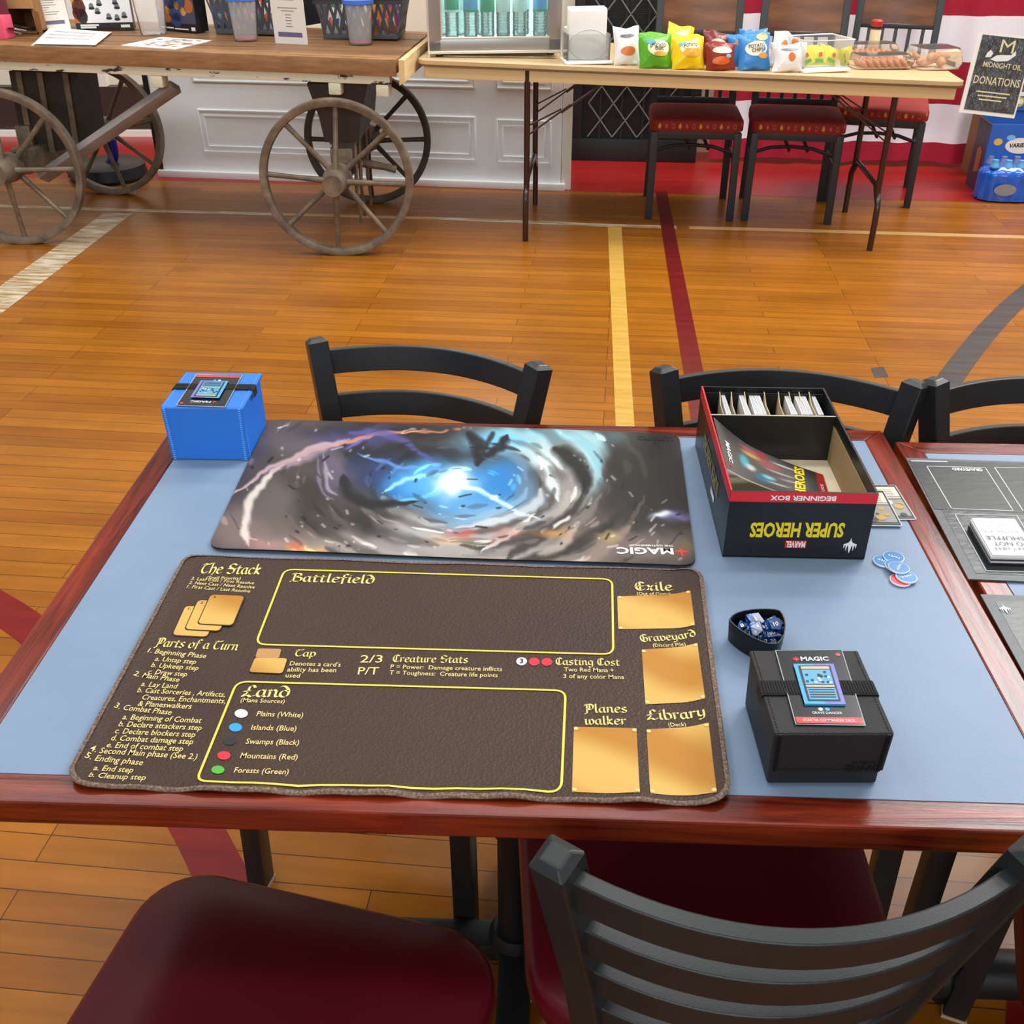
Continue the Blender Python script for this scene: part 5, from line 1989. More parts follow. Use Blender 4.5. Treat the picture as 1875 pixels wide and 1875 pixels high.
outline([z1(1505, 125), z2(1285, 102), z2(1290, 442), z1(1305, 640)], .012, .0024, M_LINE)
outline([z1(1178, 895), z2(1075, 605), z2(1055, 1062), z1(895, 1590)], .012, .0024, M_LINE)
for c4 in ([(1308, 180), (1637, 165), (1657, 322), (1312, 328)], [(1418, 420), (1668, 403), (1703, 655), (1435, 667)],
           [(1112, 768), (1395, 775), (1410, 1075), (1103, 1065)], [(1440, 780), (1718, 765), (1755, 1080), (1457, 1077)]):
    c4 = [z2(*q) for q in c4]
    filled(c4, M_GOLD)
    P = [onz(*q, BMZ) for q in c4]
    cc = sum(P, V()) / 4
    for p in P:
        q = p.lerp(cc, .07)
        k.add([bm.lay(.0011)(q + V((.0022 * math.cos(t), .0022 * math.sin(t), 0))) for t in [2 * PI * i / 10 for i in range(10)]], [tuple(range(10))], M_TXT)
M_DKO = mat('dark_card_outline', '2a1c12', .6)
for i, (dx, dy, nm_) in enumerate(((-175, 74, '1.'), (-88, 36, '2.'), (0, 0, '3.'))):
    c4 = [z1(1000 + dx, 303 + dy), z1(1230 + dx, 313 + dy), z1(1147 + dx, 514 + dy), z1(910 + dx, 502 + dy)]
    cc = (sum(q[0] for q in c4) / 4, sum(q[1] for q in c4) / 4)
    filled([(cc[0] + (x - cc[0]) * 1.06, cc[1] + (y - cc[1]) * 1.06) for x, y in c4], M_DKO, .006, .0006 + .0005 * i)
    filled(c4, M_GOLD, .0055, .00085 + .0005 * i)
    tx(nm_, z1(1015 + dx, 328 + dy), z1(1036 + dx, 329 + dy), 4, m=M_DKO, lift=.0011 + .0005 * i)
M_COP = mat('copper_card_print', 'b98a55', .55)
filled([z1(1322, 667), z1(1484, 671), z1(1466, 734), z1(1303, 730)], M_COP, .003)
filled([z1(1299, 729), z1(1529, 737), z1(1492, 845), z1(1256, 835)], M_DKO, .004, .0009)
filled([z1(1303, 732), z1(1525, 739), z1(1490, 842), z1(1260, 832)], M_GOLD, .004, .0012)


def disc(c, rx, ry, m, lift=.0007):
    k.poly([bm.lay(lift)(onz(c[0] + rx * math.cos(-t), c[1] + ry * math.sin(-t), BMZ)) for t in [2 * PI * i / 28 for i in range(28)]], m)


M_DW, M_DB, M_DK, M_DR, M_DG = mat('dot_white', 'f0f0f0', .5), mat('dot_blue', '2f9be0', .5), mat('dot_black', '1e2326', .5), mat('dot_red', 'dd2a3c', .5), mat('dot_green', '4fae3a', .5)
for c, m_ in ((z1(1207, 1115), M_DW), (z1(1168, 1210), M_DB), (z1(1128, 1303), M_DK), (z1(1088, 1403), M_DR), (z1(1047, 1502), M_DG)):
    disc(c, 12, 7.8, m_)
for c, m_ in ((z2(876, 473), M_DW), (z2(933, 475), M_DR), (z2(990, 476), M_DR)):
    disc(c, 9.8, 7.2, m_)
tx('3', z2(868, 482), z2(884, 482), 8, m=M_DK, bold=.02, lift=.0012)
bc_ = bm.at(.5, .5)
tag(k.obj('play_mat', loc=(bc_.x, bc_.y, TZ)), 'dark brown play mat printed with gold panels and rules text, near edge of table', 'play mat')

# ------------------------------------------------------------------ upper mat with abstract storm artwork
UMZ = TZ + .003
um = Sheet([(492, 767), (1243, 794), (1275, 1038), (379, 1005)], UMZ, lambda s, t: .0015 * sm((.03 - t) / .03) * (1 + .5 * math.sin(9 * s)))
M_ART = vcol_mat('storm_artwork_print', .36, .4)
NU, NV = 460, 210
k, sts, rt, ring = um.body(NU, NV, .02, .0025, M_ART, M_RUB)
ntop = len(sts)
px = np.array([proj(um.at(s, t)) for s, t in sts])
X, Y = px[:, 0], px[:, 1]


def rgb(h):
    return np.array([int(h[i:i + 2], 16) / 255 for i in (0, 2, 4)])


C = np.tile(rgb('4a4340'), (ntop, 1))
# wobble of the brush
rs = np.random.RandomState(5)
WX = sum(a * np.sin(X * fx + Y * fy + p_) for a, fx, fy, p_ in [(5, .05, .03, 1), (4, -.03, .09, 2), (2.5, .13, .11, .4), (1.5, .27, -.2, 2.2)])
WY = sum(a * np.sin(X * fx + Y * fy + p_) for a, fx, fy, p_ in [(3, .04, -.05, .3), (2.5, .08, .09, 1.2), (1.5, -.17, .2, 2.9)])


def blob(x, y, rx, ry, col, al=1.0, ang=0, hard=1.6):
    dx, dy = X + WX - x, Y + WY - y
    c, s_ = math.cos(R(ang)), math.sin(R(ang))
    u, v = (dx * c + dy * s_) / rx, (-dx * s_ + dy * c) / ry
    m = al * np.exp(-((u * u + v * v) ** hard))
    C[:] = C * (1 - m[:, None]) + rgb(col) * m[:, None]


def stroke(pts, wd, col, al=1.0, taper=True, wob=.6):
    pts = smooth_line(pts, 6)
    best = np.full(ntop, 1e9)
    x, y = X + WX * wob, Y + WY * wob
    n_ = len(pts) - 1
    for i in range(n_):
        (ax, ay), (bx, by) = pts[i], pts[i + 1]
        L2 = (bx - ax) ** 2 + (by - ay) ** 2 + 1e-9
        t = np.clip(((x - ax) * (bx - ax) + (y - ay) * (by - ay)) / L2, 0, 1)
        d = np.hypot(x - ax - t * (bx - ax), (y - ay - t * (by - ay)) * 1.25)
        w_ = wd * (math.sin(PI * (i + .5) / n_) ** .7 if taper else 1)
        best = np.minimum(best, d / max(w_, .3))
    m = al * np.clip(1.5 - best, 0, 1)
    C[:] = C * (1 - m[:, None]) + rgb(col) * m[:, None]


for a in ((470, 970, 110, 50, '84736e'), (520, 860, 110, 60, '564c49'), (560, 800, 110, 30, '6d6068'), (620, 930, 90, 60, '4a423d'), (640, 1000, 150, 26, 'a0918b'), (800, 1010, 190, 26, 'a6a09c'),
          (960, 1000, 190, 38, 'aaa49e'), (1090, 960, 130, 60, '6f6560'), (1190, 880, 100, 130, '25211f'), (1130, 820, 90, 50, '272321'), (1180, 1000, 120, 30, '7a6d67'),
          (990, 800, 140, 24, '9fdcec'), (910, 812, 80, 22, '7cc4e6'), (1010, 832, 70, 26, 'd3eff2'), (1075, 850, 34, 60, 'b3d3d6'), (1040, 905, 40, 50, '9a9793'),
          (700, 792, 150, 20, '1a1923'), (650, 806, 70, 22, '4d4a7e'), (740, 834, 150, 22, '14141d'), (690, 868, 66, 40, '2b3c68'), (610, 860, 30, 50, '6b6174'), (730, 892, 44, 30, '2f78b8'),
          (780, 880, 62, 36, '3f9ad8'), (850, 895, 95, 55, '6cb4e6'), (890, 925, 85, 48, '5a9fd4'), (918, 880, 50, 36, '2f86c6'), (900, 965, 90, 34, '90b3c9'), (965, 930, 30, 66, '6d88a0'),
          (690, 955, 60, 30, '2a2628'), (760, 975, 70, 26, 'a9aab0'), (560, 905, 50, 40, '3b3431'), (500, 925, 40, 50, '6c615c')):
    blob(*a)
for r_, wd, col, al in ((120, 9, '8fb4d0', .7), (150, 12, 'd6d8d6', .75), (172, 9, '5e564f', .9), (196, 12, 'b8b0a8', .75), (222, 14, '3a3430', .9), (255, 10, '8b817a', .6), (300, 12, '322d2a', .9), (330, 8, '857a72', .5)):
    for a0, a1 in ((8, 95), (100, 165)):
        stroke([(845 + r_ * 1.02 * math.cos(R(a)), 885 + r_ * .52 * math.sin(R(a))) for a in range(a0, a1, 12)], wd, col, al * (1 if a0 < 50 else .55))
    stroke([(845 + r_ * 1.02 * math.cos(R(a)), 885 + r_ * .56 * math.sin(R(a))) for a in range(-62, 10, 12)], wd * .9, col, al * .5)
for pts, wd, col, al in (([(455, 1000), (452, 950), (470, 900), (520, 850)], 8, 'e0d6ce', .9), ([(420, 905), (520, 845), (600, 815), (760, 785)], 6, 'd2b3b6', .8),
                         ([(520, 850), (600, 818), (700, 795), (860, 786)], 4, 'cf8258', .85), ([(500, 865), (560, 835), (640, 800)], 9, 'b9a3b4', .7),
                         ([(590, 830), (600, 880), (620, 905)], 4, 'a99cb0', .8), ([(575, 835), (590, 890), (612, 915)], 3, '8a7f94', .8),
                         ([(640, 790), (720, 800), (800, 850)], 9, '5d5aa0', .8), ([(660, 830), (720, 850), (790, 862)], 4, '6a9cd8', .8),
                         ([(630, 870), (640, 905), (690, 925), (760, 918)], 10, '15141b', .9), ([(700, 905), (740, 880), (800, 868)], 5, '9fd8f4', .9),
                         ([(780, 905), (850, 890), (940, 930), (990, 950)], 5, 'd8f0fb', .8), ([(735, 915), (790, 905), (850, 885)], 5, '6ec4f0', .9),
                         ([(850, 795), (875, 815), (878, 850)], 12, '121218', .95), ([(875, 850), (915, 820), (935, 795)], 7, '16161d', .95), ([(905, 795), (880, 830)], 5, '2a3038', .9),
                         ([(1020, 820), (1055, 850), (1075, 900)], 17, '1b1a1a', .95), ([(985, 830), (1010, 870), (1020, 920)], 9, 'e3eeee', .8), ([(1050, 800), (1085, 830), (1100, 880)], 9, '8fc9d8', .75),
                         ([(990, 972), (1040, 950)], 5, 'dedad4', .9), ([(985, 1020), (1030, 995), (1060, 960)], 10, 'b9aca4', .8), ([(930, 1020), (985, 985), (1010, 960)], 10, '3b3532', .85),
                         ([(1060, 1030), (1110, 1000), (1150, 960)], 12, '9a877c', .7), ([(880, 1005), (930, 985), (980, 940)], 6, 'f0ede6', .8)):
    stroke(pts, wd, col, al)
for x, y, rx, ry, col, al in ((560, 1008, 28, 9, 'e8b45c', .9), (545, 1000, 14, 8, 'd66a4a', .8), (490, 1000, 34, 10, 'c99088', .6), (830, 990, 40, 10, 'e2bf98', .8), (850, 975, 24, 10, 'c9645a', .8), (925, 980, 30, 14, 'c08a80', .7),
                              (1010, 975, 36, 9, 'cf9a5a', .8), (1110, 985, 22, 9, 'b9a05a', .6), (1232, 946, 30, 10, '8f86c8', .8), (1216, 945, 14, 6, 'f0faf4', .9), (1252, 1002, 14, 12, '8a7a50', .6), (832, 884, 34, 24, 'f2fbff', 1), (832, 884, 15, 11, 'ffffff', 1)):
    blob(x, y, rx, ry, col, al, 0, 1.2)
def tone(cx, cy):
    return C[np.argmin((X - cx) ** 2 + (Y - cy) ** 2)].copy()


def hexc(c):
    return ''.join('%02x' % int(255 * min(1, max(0, v))) for v in c)


# broken ring pieces and splinters whirling about the glow
for _ in range(170):
    r_ = rs.uniform(60, 460)
    a0 = rs.uniform(0, 360)
    sp_ = rs.uniform(12, 48) * 110 / (60 + r_)
    pts = [(845 + r_ * 1.03 * math.cos(R(a0 + sp_ * q / 5)), 888 + r_ * .5 * math.sin(R(a0 + sp_ * q / 5))) for q in range(6)]
    if not (375 < pts[2][0] < 1262 and 770 < pts[2][1] < 1035):
        continue
    t_ = tone(*pts[2])
    up_ = rs.rand() < .5
    stroke(pts, rs.uniform(1.2, 6) * (1 if up_ else .9), hexc(t_ * rs.uniform(1.25, 1.7) + .05 if up_ else t_ * rs.uniform(.35, .7)), rs.uniform(.4, .8), True, .35)
for _ in range(150):
    x, y = rs.uniform(395, 1250), rs.uniform(775, 1028)
    a = math.atan2((y - 885) * 2, x - 845) + PI / 2 + rs.uniform(-.6, .6)
    L = rs.uniform(2, 7) if rs.rand() < .7 else rs.uniform(8, 24)
    t_ = tone(x, y)
    col = hexc(t_ * .5 + .5) if rs.rand() < .55 else hexc(t_ * .3)
    stroke([(x, y), (x + L * math.cos(a), y + .5 * L * math.sin(a))], rs.uniform(.8, 2.6), col, .85, True, .1)
blob(832, 884, 26, 17, 'ffffff', .95, 0, 1.2)
C[:] = np.clip(C, 0, 1) ** 1.15
cols = np.zeros((len(k.v), 3)) + .07
cols[:ntop] = C
nb = len(k.v)
M_MW, M_MR, M_MD = mat('white_logo', 'f2f0ec', .4), mat('red_logo', 'd8432f', .4), mat('dark_logo', '141312', .4)


def tu(s, a, b_, h, m, bold=.02, z=UMZ, n=(0, 0, 1), lift=.0005, spacing=1.0, kk=None):
    (kk or k).write(s, onz(*a, z), onz(*b_, z), (onz(a[0], a[1] + h, z) - onz(*a, z)).length, m, n=n, bold=bold, lift=lift, spacing=spacing)


tu('MAGIC', (1232, 1004.5), (1128.5, 1003), 11, M_MW, .03)
tu('THE GATHERING', (1233, 998.6), (1163, 997.4), 3, M_MW, .02)
fw_ = (onz(1248, 1020, UMZ) - onz(1248, 1002, UMZ)).length
k.fan(onz(1248.5, 1015, UMZ), (1, -.04, 0), (0, 1, 0), fw_ * .72, M_MR, lift=.0006)
tu('ULTRA PRO', (1231, 800.5), (1167, 798.5), 7, M_MD, .03)
uc = um.at(.5, .5)
o = k.obj('play_mat', loc=(uc.x, uc.y, TZ))
cols = np.vstack([cols, np.zeros((len(k.v) - nb, 3))])
paint(o, cols)
tag(o, 'dark play mat with a blue glowing storm picture at the far edge of the table', 'play mat')


# ------------------------------------------------------------------ deck boxes
def deck_box(c, rz, w_, d_, h, col_m, lid_m, st_m, label, taper, flap):
    t = thing('deck_box', label, 'box', (c[0], c[1], TZ), rz)
    k = MB()
    W, D = w_ / 2, d_ / 2
    a = taper
    k.hexa([(-W * a, -D * a, 0), (W * a, -D * a, 0), (W * a, D * a, 0), (-W * a, D * a, 0), (-W, -D + .001, h - .004), (W - .003, -D + .001, h - .004), (W - .003, D, h - .004), (-W, D, h - .004)], col_m)
    k.obj('box_body', t, bevel=.0022)
    l_ = MB()
    l_.box((0, 0, h - .0025), (w_ + .002, d_ + .003, .005), lid_m)
    x0 = W + .001
    zb = h * flap
    f0 = 1 - (1 - a) * (1 - flap)
    l_.hexa([(-x0 * f0, -D * f0 - .0035, zb), (x0 * f0, -D * f0 - .0035, zb), (x0 * f0, -D * f0 - .0005, zb), (-x0 * f0, -D * f0 - .0005, zb),
             (-x0, -D - .0025, h - .001), (x0, -D - .0025, h - .001), (x0, -D + .001, h - .001), (-x0, -D + .001, h - .001)], lid_m)
    l_.obj('lid', t, bevel=.0018)
    s_ = MB()
    for sx in (-1, 1):
        for i in range(26):
            f_ = (i + .5) / 26
            z = zb + (h - zb) * f_
            kx = W * (f0 + (1 - f0) * f_) - .004
            ky = D * (f0 + (1 - f0) * f_) + .0038
            s_.box((sx * kx, -ky, z), (.0032, .001, .0013), st_m)
        for i in range(30):
            s_.box((sx * (W - .003), -D + d_ * (i + .5) / 30, h + .0003), (.0008, .0022, .0006), st_m)
    if flap > .05:
        for i in range(36):
            s_.box((-W + .006 + (w_ - .012) * (i + .5) / 36, -D * f0 - .0038, zb + .003), (.0018, .0006, .0007), st_m)
    for i in range(22):
        f_ = (i + .5) / 22
        s_.box((W * (a + (1 - a) * f_) + .0006 - .0028 * f_, -D + .006, h * f_), (.0007, .0018, .0011), st_m)
    s_.obj('stitching', t)
    return t


M_BLUE, M_BLUEL = mat('blue_leatherette', '0c78ec', .42, bump=((800, 800, 800), .12, 'noise')), mat('blue_lid_leatherette', '2a78dc', .42, bump=((800, 800, 800), .12, 'noise'))
M_BST = mat('blue_thread', '66b2ff', .6)
M_BLK2 = mat('black_leatherette', '1d1d1f', .5, bump=((1500, 1500, 1500), .35, 'voronoi'))
M_KST = mat('black_thread', '060606', .6)
M_STRAP = mat('black_elastic', '141414', .75, bump=((900, 10, 10), .8, 'noise'))
bb = deck_box((-.4275, 1.338), -.03, .113, .112, .083, M_BLUE, M_BLUEL, M_BST, 'bright blue deck box with a black strap at the far left corner of the table', .965, .0)
kb = deck_box((.2845, .7215), .0, .104, .110, .067, M_BLK2, M_BLK2, M_KST, 'black leatherette deck box with a card under its strap, right of the mats', .965, .3)


def strap(t, w_, h, y, wd):
    k = MB()
    pts = [(-w_ / 2 - .002, h - .012), (-w_ / 2 - .002, h + .0005), (-w_ / 2, h + .0018), (w_ / 2, h + .0018), (w_ / 2 + .002, h + .0005), (w_ / 2 + .002, h - .012)]
    for (x0, z0), (x1, z1_) in zip(pts[:-1], pts[1:]):
        k.add([(x0, y - wd / 2, z0), (x1, y - wd / 2, z1_), (x1, y + wd / 2, z1_), (x0, y + wd / 2, z0)], [(0, 1, 2, 3)], M_STRAP)
        k.add([(x0, y - wd / 2, z0 - .001), (x1, y - wd / 2, z1_ - .001), (x1, y - wd / 2, z1_), (x0, y - wd / 2, z0)], [(0, 1, 2, 3)], M_STRAP)
    n_ = 40
    for i in range(n_):
        k.box((-w_ / 2 + w_ * (i + .5) / n_, y, h + .0021), (w_ / n_ * .45, wd * .86, .0008), M_STRAP)
    return k.obj('strap', t)


strap(bb, .113, .083, .006, .018)
strap(kb, .104, .067, .001, .0195)
# embossed maker's name on the black box
k = MB()
pa, pb = (.016, -.0578, .0215), (.048, -.0578, .0215)
k.write('GUARD', pa, pb, .0075, M_KST, up=(0, 0, 1), n=(0, -1, 0), lift=.0012, bold=.03)
k.write('ULTIMATE', (.021, -.0578, .031), (.043, -.0578, .031), .003, M_KST, up=(0, 0, 1), n=(0, -1, 0), lift=.0012, bold=.02)
k.obj('embossed_name', kb)

# card pouches under the straps
M_CBK = mat('card_black', '1b1b1e', .25, coat=.4)
M_CRED = mat('card_red', 'd8433f', .3)
M_CBL, M_CVI = mat('frame_blue', '4da6d8', .3), mat('frame_violet', '7a78c8', .3)
M_CART, M_CART2, M_CWT = mat('picture_blue', '58a3cf', .35), mat('picture_dark', '1a2430', .35), mat('picture_pale', 'cfd8dc', .35)
M_CTAN = mat('picture_tan', 'cdb58a', .35)
M_FILM = mat('clear_film_edge', 'b9bdc0', .2)


def pouch(corners, z, name, label, loc, mirrored):
    """corners tl tr br bl as read by a reader of the card"""
    tl, tr, br, bl = corners
    k = MB()
    up_ = ((tl - bl) + (tr - br)).normalized()
    rt_ = ((tr - tl) + (br - bl)).normalized()

    def Q(u, v, l=0.0):
        p = bl.lerp(br, u).lerp(tl.lerp(tr, u), v)
        return V((p.x, p.y, z + l))

    def rc(u0, v0, u1, v1, m, l):
        k.add([Q(u0, v0, l), Q(u1, v0, l), Q(u1, v1, l), Q(u0, v1, l)], [(0, 1, 2, 3)], m)
    k.add([Q(0, 0, .0006), Q(1, 0, .0006), Q(1, 1, .0006), Q(0, 1, .0006), Q(0, 0, 0), Q(1, 0, 0), Q(1, 1, 0), Q(0, 1, 0)], [(0, 1, 2, 3), (4, 5, 1, 0), (5, 6, 2, 1), (6, 7, 3, 2), (7, 4, 0, 3)], M_CBK)
    k.tube([Q(.0, .0, .0006), Q(1, 0, .0006), Q(1, 1, .0006), Q(0, 1, .0006)], .0006, M_FILM, 6, closed=True)
    rc(.02, .015, .98, .09, M_CRED, .0009)
    if not mirrored:
        k.write('STARTER COMMANDER DECK', Q(.12, .035), Q(.88, .035), .0032, M_CWT, n=(0, 0, 1), up=up_, lift=.0012, bold=.01)
    if not mirrored:
        k.write('GRAVE DANGER', Q(.28, .13), Q(.72, .13), .0032, M_CWT, n=(0, 0, 1), up=up_, lift=.001, bold=.005)
    k.write('MAGIC', Q(.34, .845), Q(.76, .845), .0058, M_CWT, n=(0, 0, 1), up=up_, lift=.001, bold=.03)
    k.fan(Q(.27, .885, .0), rt_, -up_, .0062, M_CRED, lift=.001)
    for cu, cv, rr_, m in ((.42, .19, .0022, M_CWT), (.52, .19, .0022, M_CBL), (.92, .93, .0024, M_CRED)):
        k.poly([Q(cu, cv, .001) + (rt_ * math.cos(t) + up_ * math.sin(t)) * rr_ for t in [2 * PI * i / 14 for i in range(14)]], m)
    # picture card lying above the strap
    l = .0028
    for i in range(10):
        rc(.2 + .06 * i, .24, .2 + .06 * (i + 1), .78, (M_CBL, M_CVI)[i > 4], l)
    k.add([Q(.2, .24, l), Q(.8, .24, l), Q(.8, .24, .0004), Q(.2, .24, .0004)], [(0, 1, 2, 3)], M_CBL)
    rc(.26, .275, .74, .75, M_CART2, l + .0004)
    rc(.29, .70, .71, .735, M_CTAN, l + .0007)
    rc(.29, .49, .71, .69, M_CART, l + .0007)
    rn = random.Random(name + label)
    for i in range(16):
        u, v = .3 + .36 * rn.random(), .5 + .16 * rn.random()
        rc(u, v, u + .04, v + .025, (M_CART2, M_CWT, M_CART2)[i % 3], l + .0009 + .00002 * i)
    rc(.29, .455, .71, .48, M_CTAN, l + .0007)
    rc(.29, .29, .71, .445, M_CART, l + .0006)
    for i in range(4):
        rc(.31, .315 + .032 * i, .69, .327 + .032 * i, M_CART2, l + .0009)
    o = k.obj(name, loc=loc)
    return tag(o, label, 'card')


zt = TZ + .067 + .0008
pouch([onz(x, y, zt) for x, y in ((1420, 1192), (1541, 1191), (1584, 1329), (1457, 1327))], zt, 'promo_card', 'glossy black and red card held by the strap of the black deck box', (.285, .722, zt), False)
zt = TZ + .083 + .0008
pouch([onz(x, y, zt) for x, y in ((412, 746), (323, 743), (360, 686), (443, 688))], zt, 'promo_card', 'glossy black card, upside down, held by the strap of the blue deck box', (-.43, 1.338, zt), True)

# ------------------------------------------------------------------ dice tray and dice
M_TRAY = mat('black_leather_tray', '101112', .45)
M_TRAYR = mat('tray_rim', '3a3c3e', .4)
hr = .027
rim = [onz(1320 + x / 14.42, 1105 + y / 14.42, TZ + hr) for x, y in ((215, 400), (290, 310), (400, 240), (600, 180), (800, 148), (1030, 132), (1250, 130), (1440, 142), (1560, 175), (1630, 260), (1690, 400), (1715, 560), (1705, 700), (1680, 820), (1600, 960), (1520, 1040), (1430, 1070), (1250, 1055), (1050, 990), (850, 900), (670, 800), (500, 690), (350, 570), (240, 460))]
rc_ = sum(rim, V()) / len(rim)


def ringat(f_, z, off=0.0):
    return [V((rc_.x + (p.x - rc_.x) * f_, rc_.y + (p.y - rc_.y) * f_, z)) for p in rim]


k = MB()
n_ = len(rim)
levels = [ringat(.95, TZ), ringat(1.0, TZ + hr), ringat(.955, TZ + hr), ringat(.91, TZ + .003)]
for i, (a, b_) in enumerate(zip(levels[:-1], levels[1:])):
    k.add(a + b_, [(j, n_ + j, n_ + (j + 1) % n_, (j + 1) % n_) for j in range(n_)], M_TRAYR if i == 1 else M_TRAY, i != 1)
k.poly(levels[3], M_TRAY)
k.poly(levels[0][::-1], M_TRAY)
tag(k.obj('dice_tray', loc=(rc_.x, rc_.y, TZ)), 'black three-sided leather dish holding blue dice behind the black deck box', 'dish')


def dice_mat():
    m = bpy.data.materials.new('marbled_blue_dice')
    m.use_nodes = True
    nt = m.node_tree
    N, L = nt.nodes.new, nt.links.new
    b_ = nt.nodes['Principled BSDF']
    tc = N('ShaderNodeTexCoord')
    nz = N('ShaderNodeTexNoise')
    nz.inputs['Scale'].default_value = 75
    nz.inputs['Detail'].default_value = 2
    nz.inputs['Distortion'].default_value = 2.2
    L(tc.outputs['Object'], nz.inputs['Vector'])
    rp = N('ShaderNodeValToRGB')
    e = rp.color_ramp.elements
    e[0].position, e[0].color = .42, lin('081650')
    e[1].position, e[1].color = .76, lin('a9d4ee')
    q = e.new(.6)
    q.color = lin('1d5fae')
    L(nz.outputs['Fac'], rp.inputs[0])
    L(rp.outputs[0], b_.inputs['Base Color'])
    b_.inputs['Roughness'].default_value = .15
    b_.inputs['Coat Weight'].default_value = .4
    return m


M_DICE = dice_mat()
PHI = (1 + 5 ** .5) / 2
ICO = [V(v) for s in (-1, 1) for t in (-1, 1) for v in ((0, s, t * PHI), (s, t * PHI, 0), (t * PHI, 0, s))]
DOD = [V((x, y, z)) for x in (-1, 1) for y in (-1, 1) for z in (-1, 1)] + [V(v) for s in (-1, 1) for t in (-1, 1) for v in ((0, s / PHI, t * PHI), (s / PHI, t * PHI, 0), (t * PHI, 0, s / PHI))]
CUBE = [V((x, y, z)) for x in (-1, 1) for y in (-1, 1) for z in (-1, 1)]
OCT = [V(v) for v in ((1, 0, 0), (-1, 0, 0), (0, 1, 0), (0, -1, 0), (0, 0, 1), (0, 0, -1))]
TET = [V(v) for v in ((1, 1, 1), (1, -1, -1), (-1, 1, -1), (-1, -1, 1))]
TRZ = [V((math.cos(2 * PI * i / 10), math.sin(2 * PI * i / 10), .105 * (1 if i % 2 else -1))) for i in range(10)] + [V((0, 0, 1.0)), V((0, 0, -1.0))]


def die(pts, r, loc, rot, label, nums, sz):
    b_ = bmesh.new()
    M = Matrix.Rotation(rot[2], 4, 'Z') @ Matrix.Rotation(rot[1], 4, 'Y') @ Matrix.Rotation(rot[0], 4, 'X')
    L0 = max(p.length for p in pts)
    vs = [b_.verts.new(M @ (p * (r / L0))) for p in pts]
    bmesh.ops.convex_hull(b_, input=vs)
    bmesh.ops.dissolve_limit(b_, angle_limit=R(3), verts=b_.verts[:], edges=b_.edges[:])
    b_.normal_update()
    b_.verts.index_update()
    k = MB()
    k.add([v.co.copy() for v in b_.verts], [[v.index for v in f.verts] for f in b_.faces], M_DICE)
    i = 0
    for f in sorted(b_.faces, key=lambda f: -f.normal.z):
        if f.normal.z < .05:
            continue
        c, n = f.calc_center_median(), f.normal.copy()
        d = V((1, .25, 0))
        d = (d - n * d.dot(n)).normalized()
        u = n.cross(d)
        s_ = nums[i % len(nums)]
        i += 1
        k.write(s_, c - d * sz * 2 - u * sz * .5, c + d * sz * 2 - u * sz * .5, sz, M_MW, n=n, up=u, bold=.02, lift=.00025, fit=False, align='c')
    b_.free()
    zmin = min(v[2] for v in k.v)
    o = k.obj('die')
    o.location = (loc.x, loc.y, loc.z - zmin)
    return tag(o, label, 'die')


def dp(x, y, z):
    return onz(1320 + x / 14.42, 1105 + y / 14.42, z)


zb = TZ + .0035
for pts, r_, (x, y), z, rot, nums, sz, l in ((CUBE, .0135, (880, 470), zb + .004, (.1, .05, .3), ['1', '4', '2'], .0075, 'blue cube die showing a 1, rearmost in the dish'),
                                             (OCT, .011, (610, 660), zb + .001, (.6, .2, .5), ['8', '2', '4', '6'], .0055, 'blue eight-sided die at the left of the dish'),
                                             (ICO, .0125, (930, 740), zb + .004, (.3, .3, .2), ['6', '12', '10', '7', '9', '14', '17', '3', '5', '19'], .0035, 'pale blue twenty-sided die in the middle of the dish'),
                                             (DOD, .0125, (1400, 640), zb + .005, (.35, .1, .9), ['10', '12', '11', '2', '5', '8'], .0046, 'dark blue twelve-sided die at the right of the dish, showing 10 and 11'),
                                             (TRZ, .0115, (1430, 870), zb + .001, (.8, .3, .4), ['90', '00', '20', '70'], .0045, 'dark blue ten-sided die with two-digit numbers at the front right of the dish'),
                                             (TRZ, .0105, (1180, 900), zb, (.7, -.4, 1.6), ['0', '7', '2', '4'], .005, 'dark blue ten-sided die with single numbers at the front of the dish'),
                                             (TET, .011, (1160, 470), zb, (.0, .0, .4), ['4', '1', '3'], .005, 'small dark blue four-sided die in the shadow at the back of the dish')):
    die(pts, r_, V((dp(x, y, z + r_ * .9).x, dp(x, y, z + r_ * .9).y, z)), rot, l, nums, sz)

# ------------------------------------------------------------------ open game box
M_GB, M_GBR, M_GBI = mat('game_box_black', '1b1c1e', .32), mat('game_box_red', 'd92b36', .35), mat('bare_board', 'a58a62', .7)
M_CREAM = mat('cream_board', 'e9ddbd', .6)
M_YEL = mat('yellow_logo', 'eed31f', .4)
GO, GRZ, GW, GD, GH = V((.2575, 1.037, TZ)), -.036, .172, .289, .0935
gb = thing('game_box', 'open black and red game box full of cards at the far right of the table', 'box', GO, GRZ)
GM = Matrix.Translation(GO) @ Matrix.Rotation(GRZ, 4, 'Z')
th = .0022
k = MB()
k.box((GW / 2, GD / 2, .001), (GW, GD, .002), M_GB)
for (c, s_) in (((GW / 2, th / 2, GH / 2), (GW, th, GH)), ((GW / 2, GD - th / 2, GH / 2), (GW, th, GH)), ((th / 2, GD / 2, GH / 2), (th, GD - 2 * th, GH)), ((GW - th / 2, GD / 2, GH / 2), (th, GD - 2 * th, GH))):
    k.box(c, s_, M_GB)
zr = GH - .0142
e = .0003
k.poly([(0, -e, zr), (GW, -e, zr), (GW, -e, GH), (0, -e, GH)], M_GBR)
k.poly([(-e, GD, zr), (-e, 0, zr), (-e, 0, GH), (-e, GD, GH)], M_GBR)
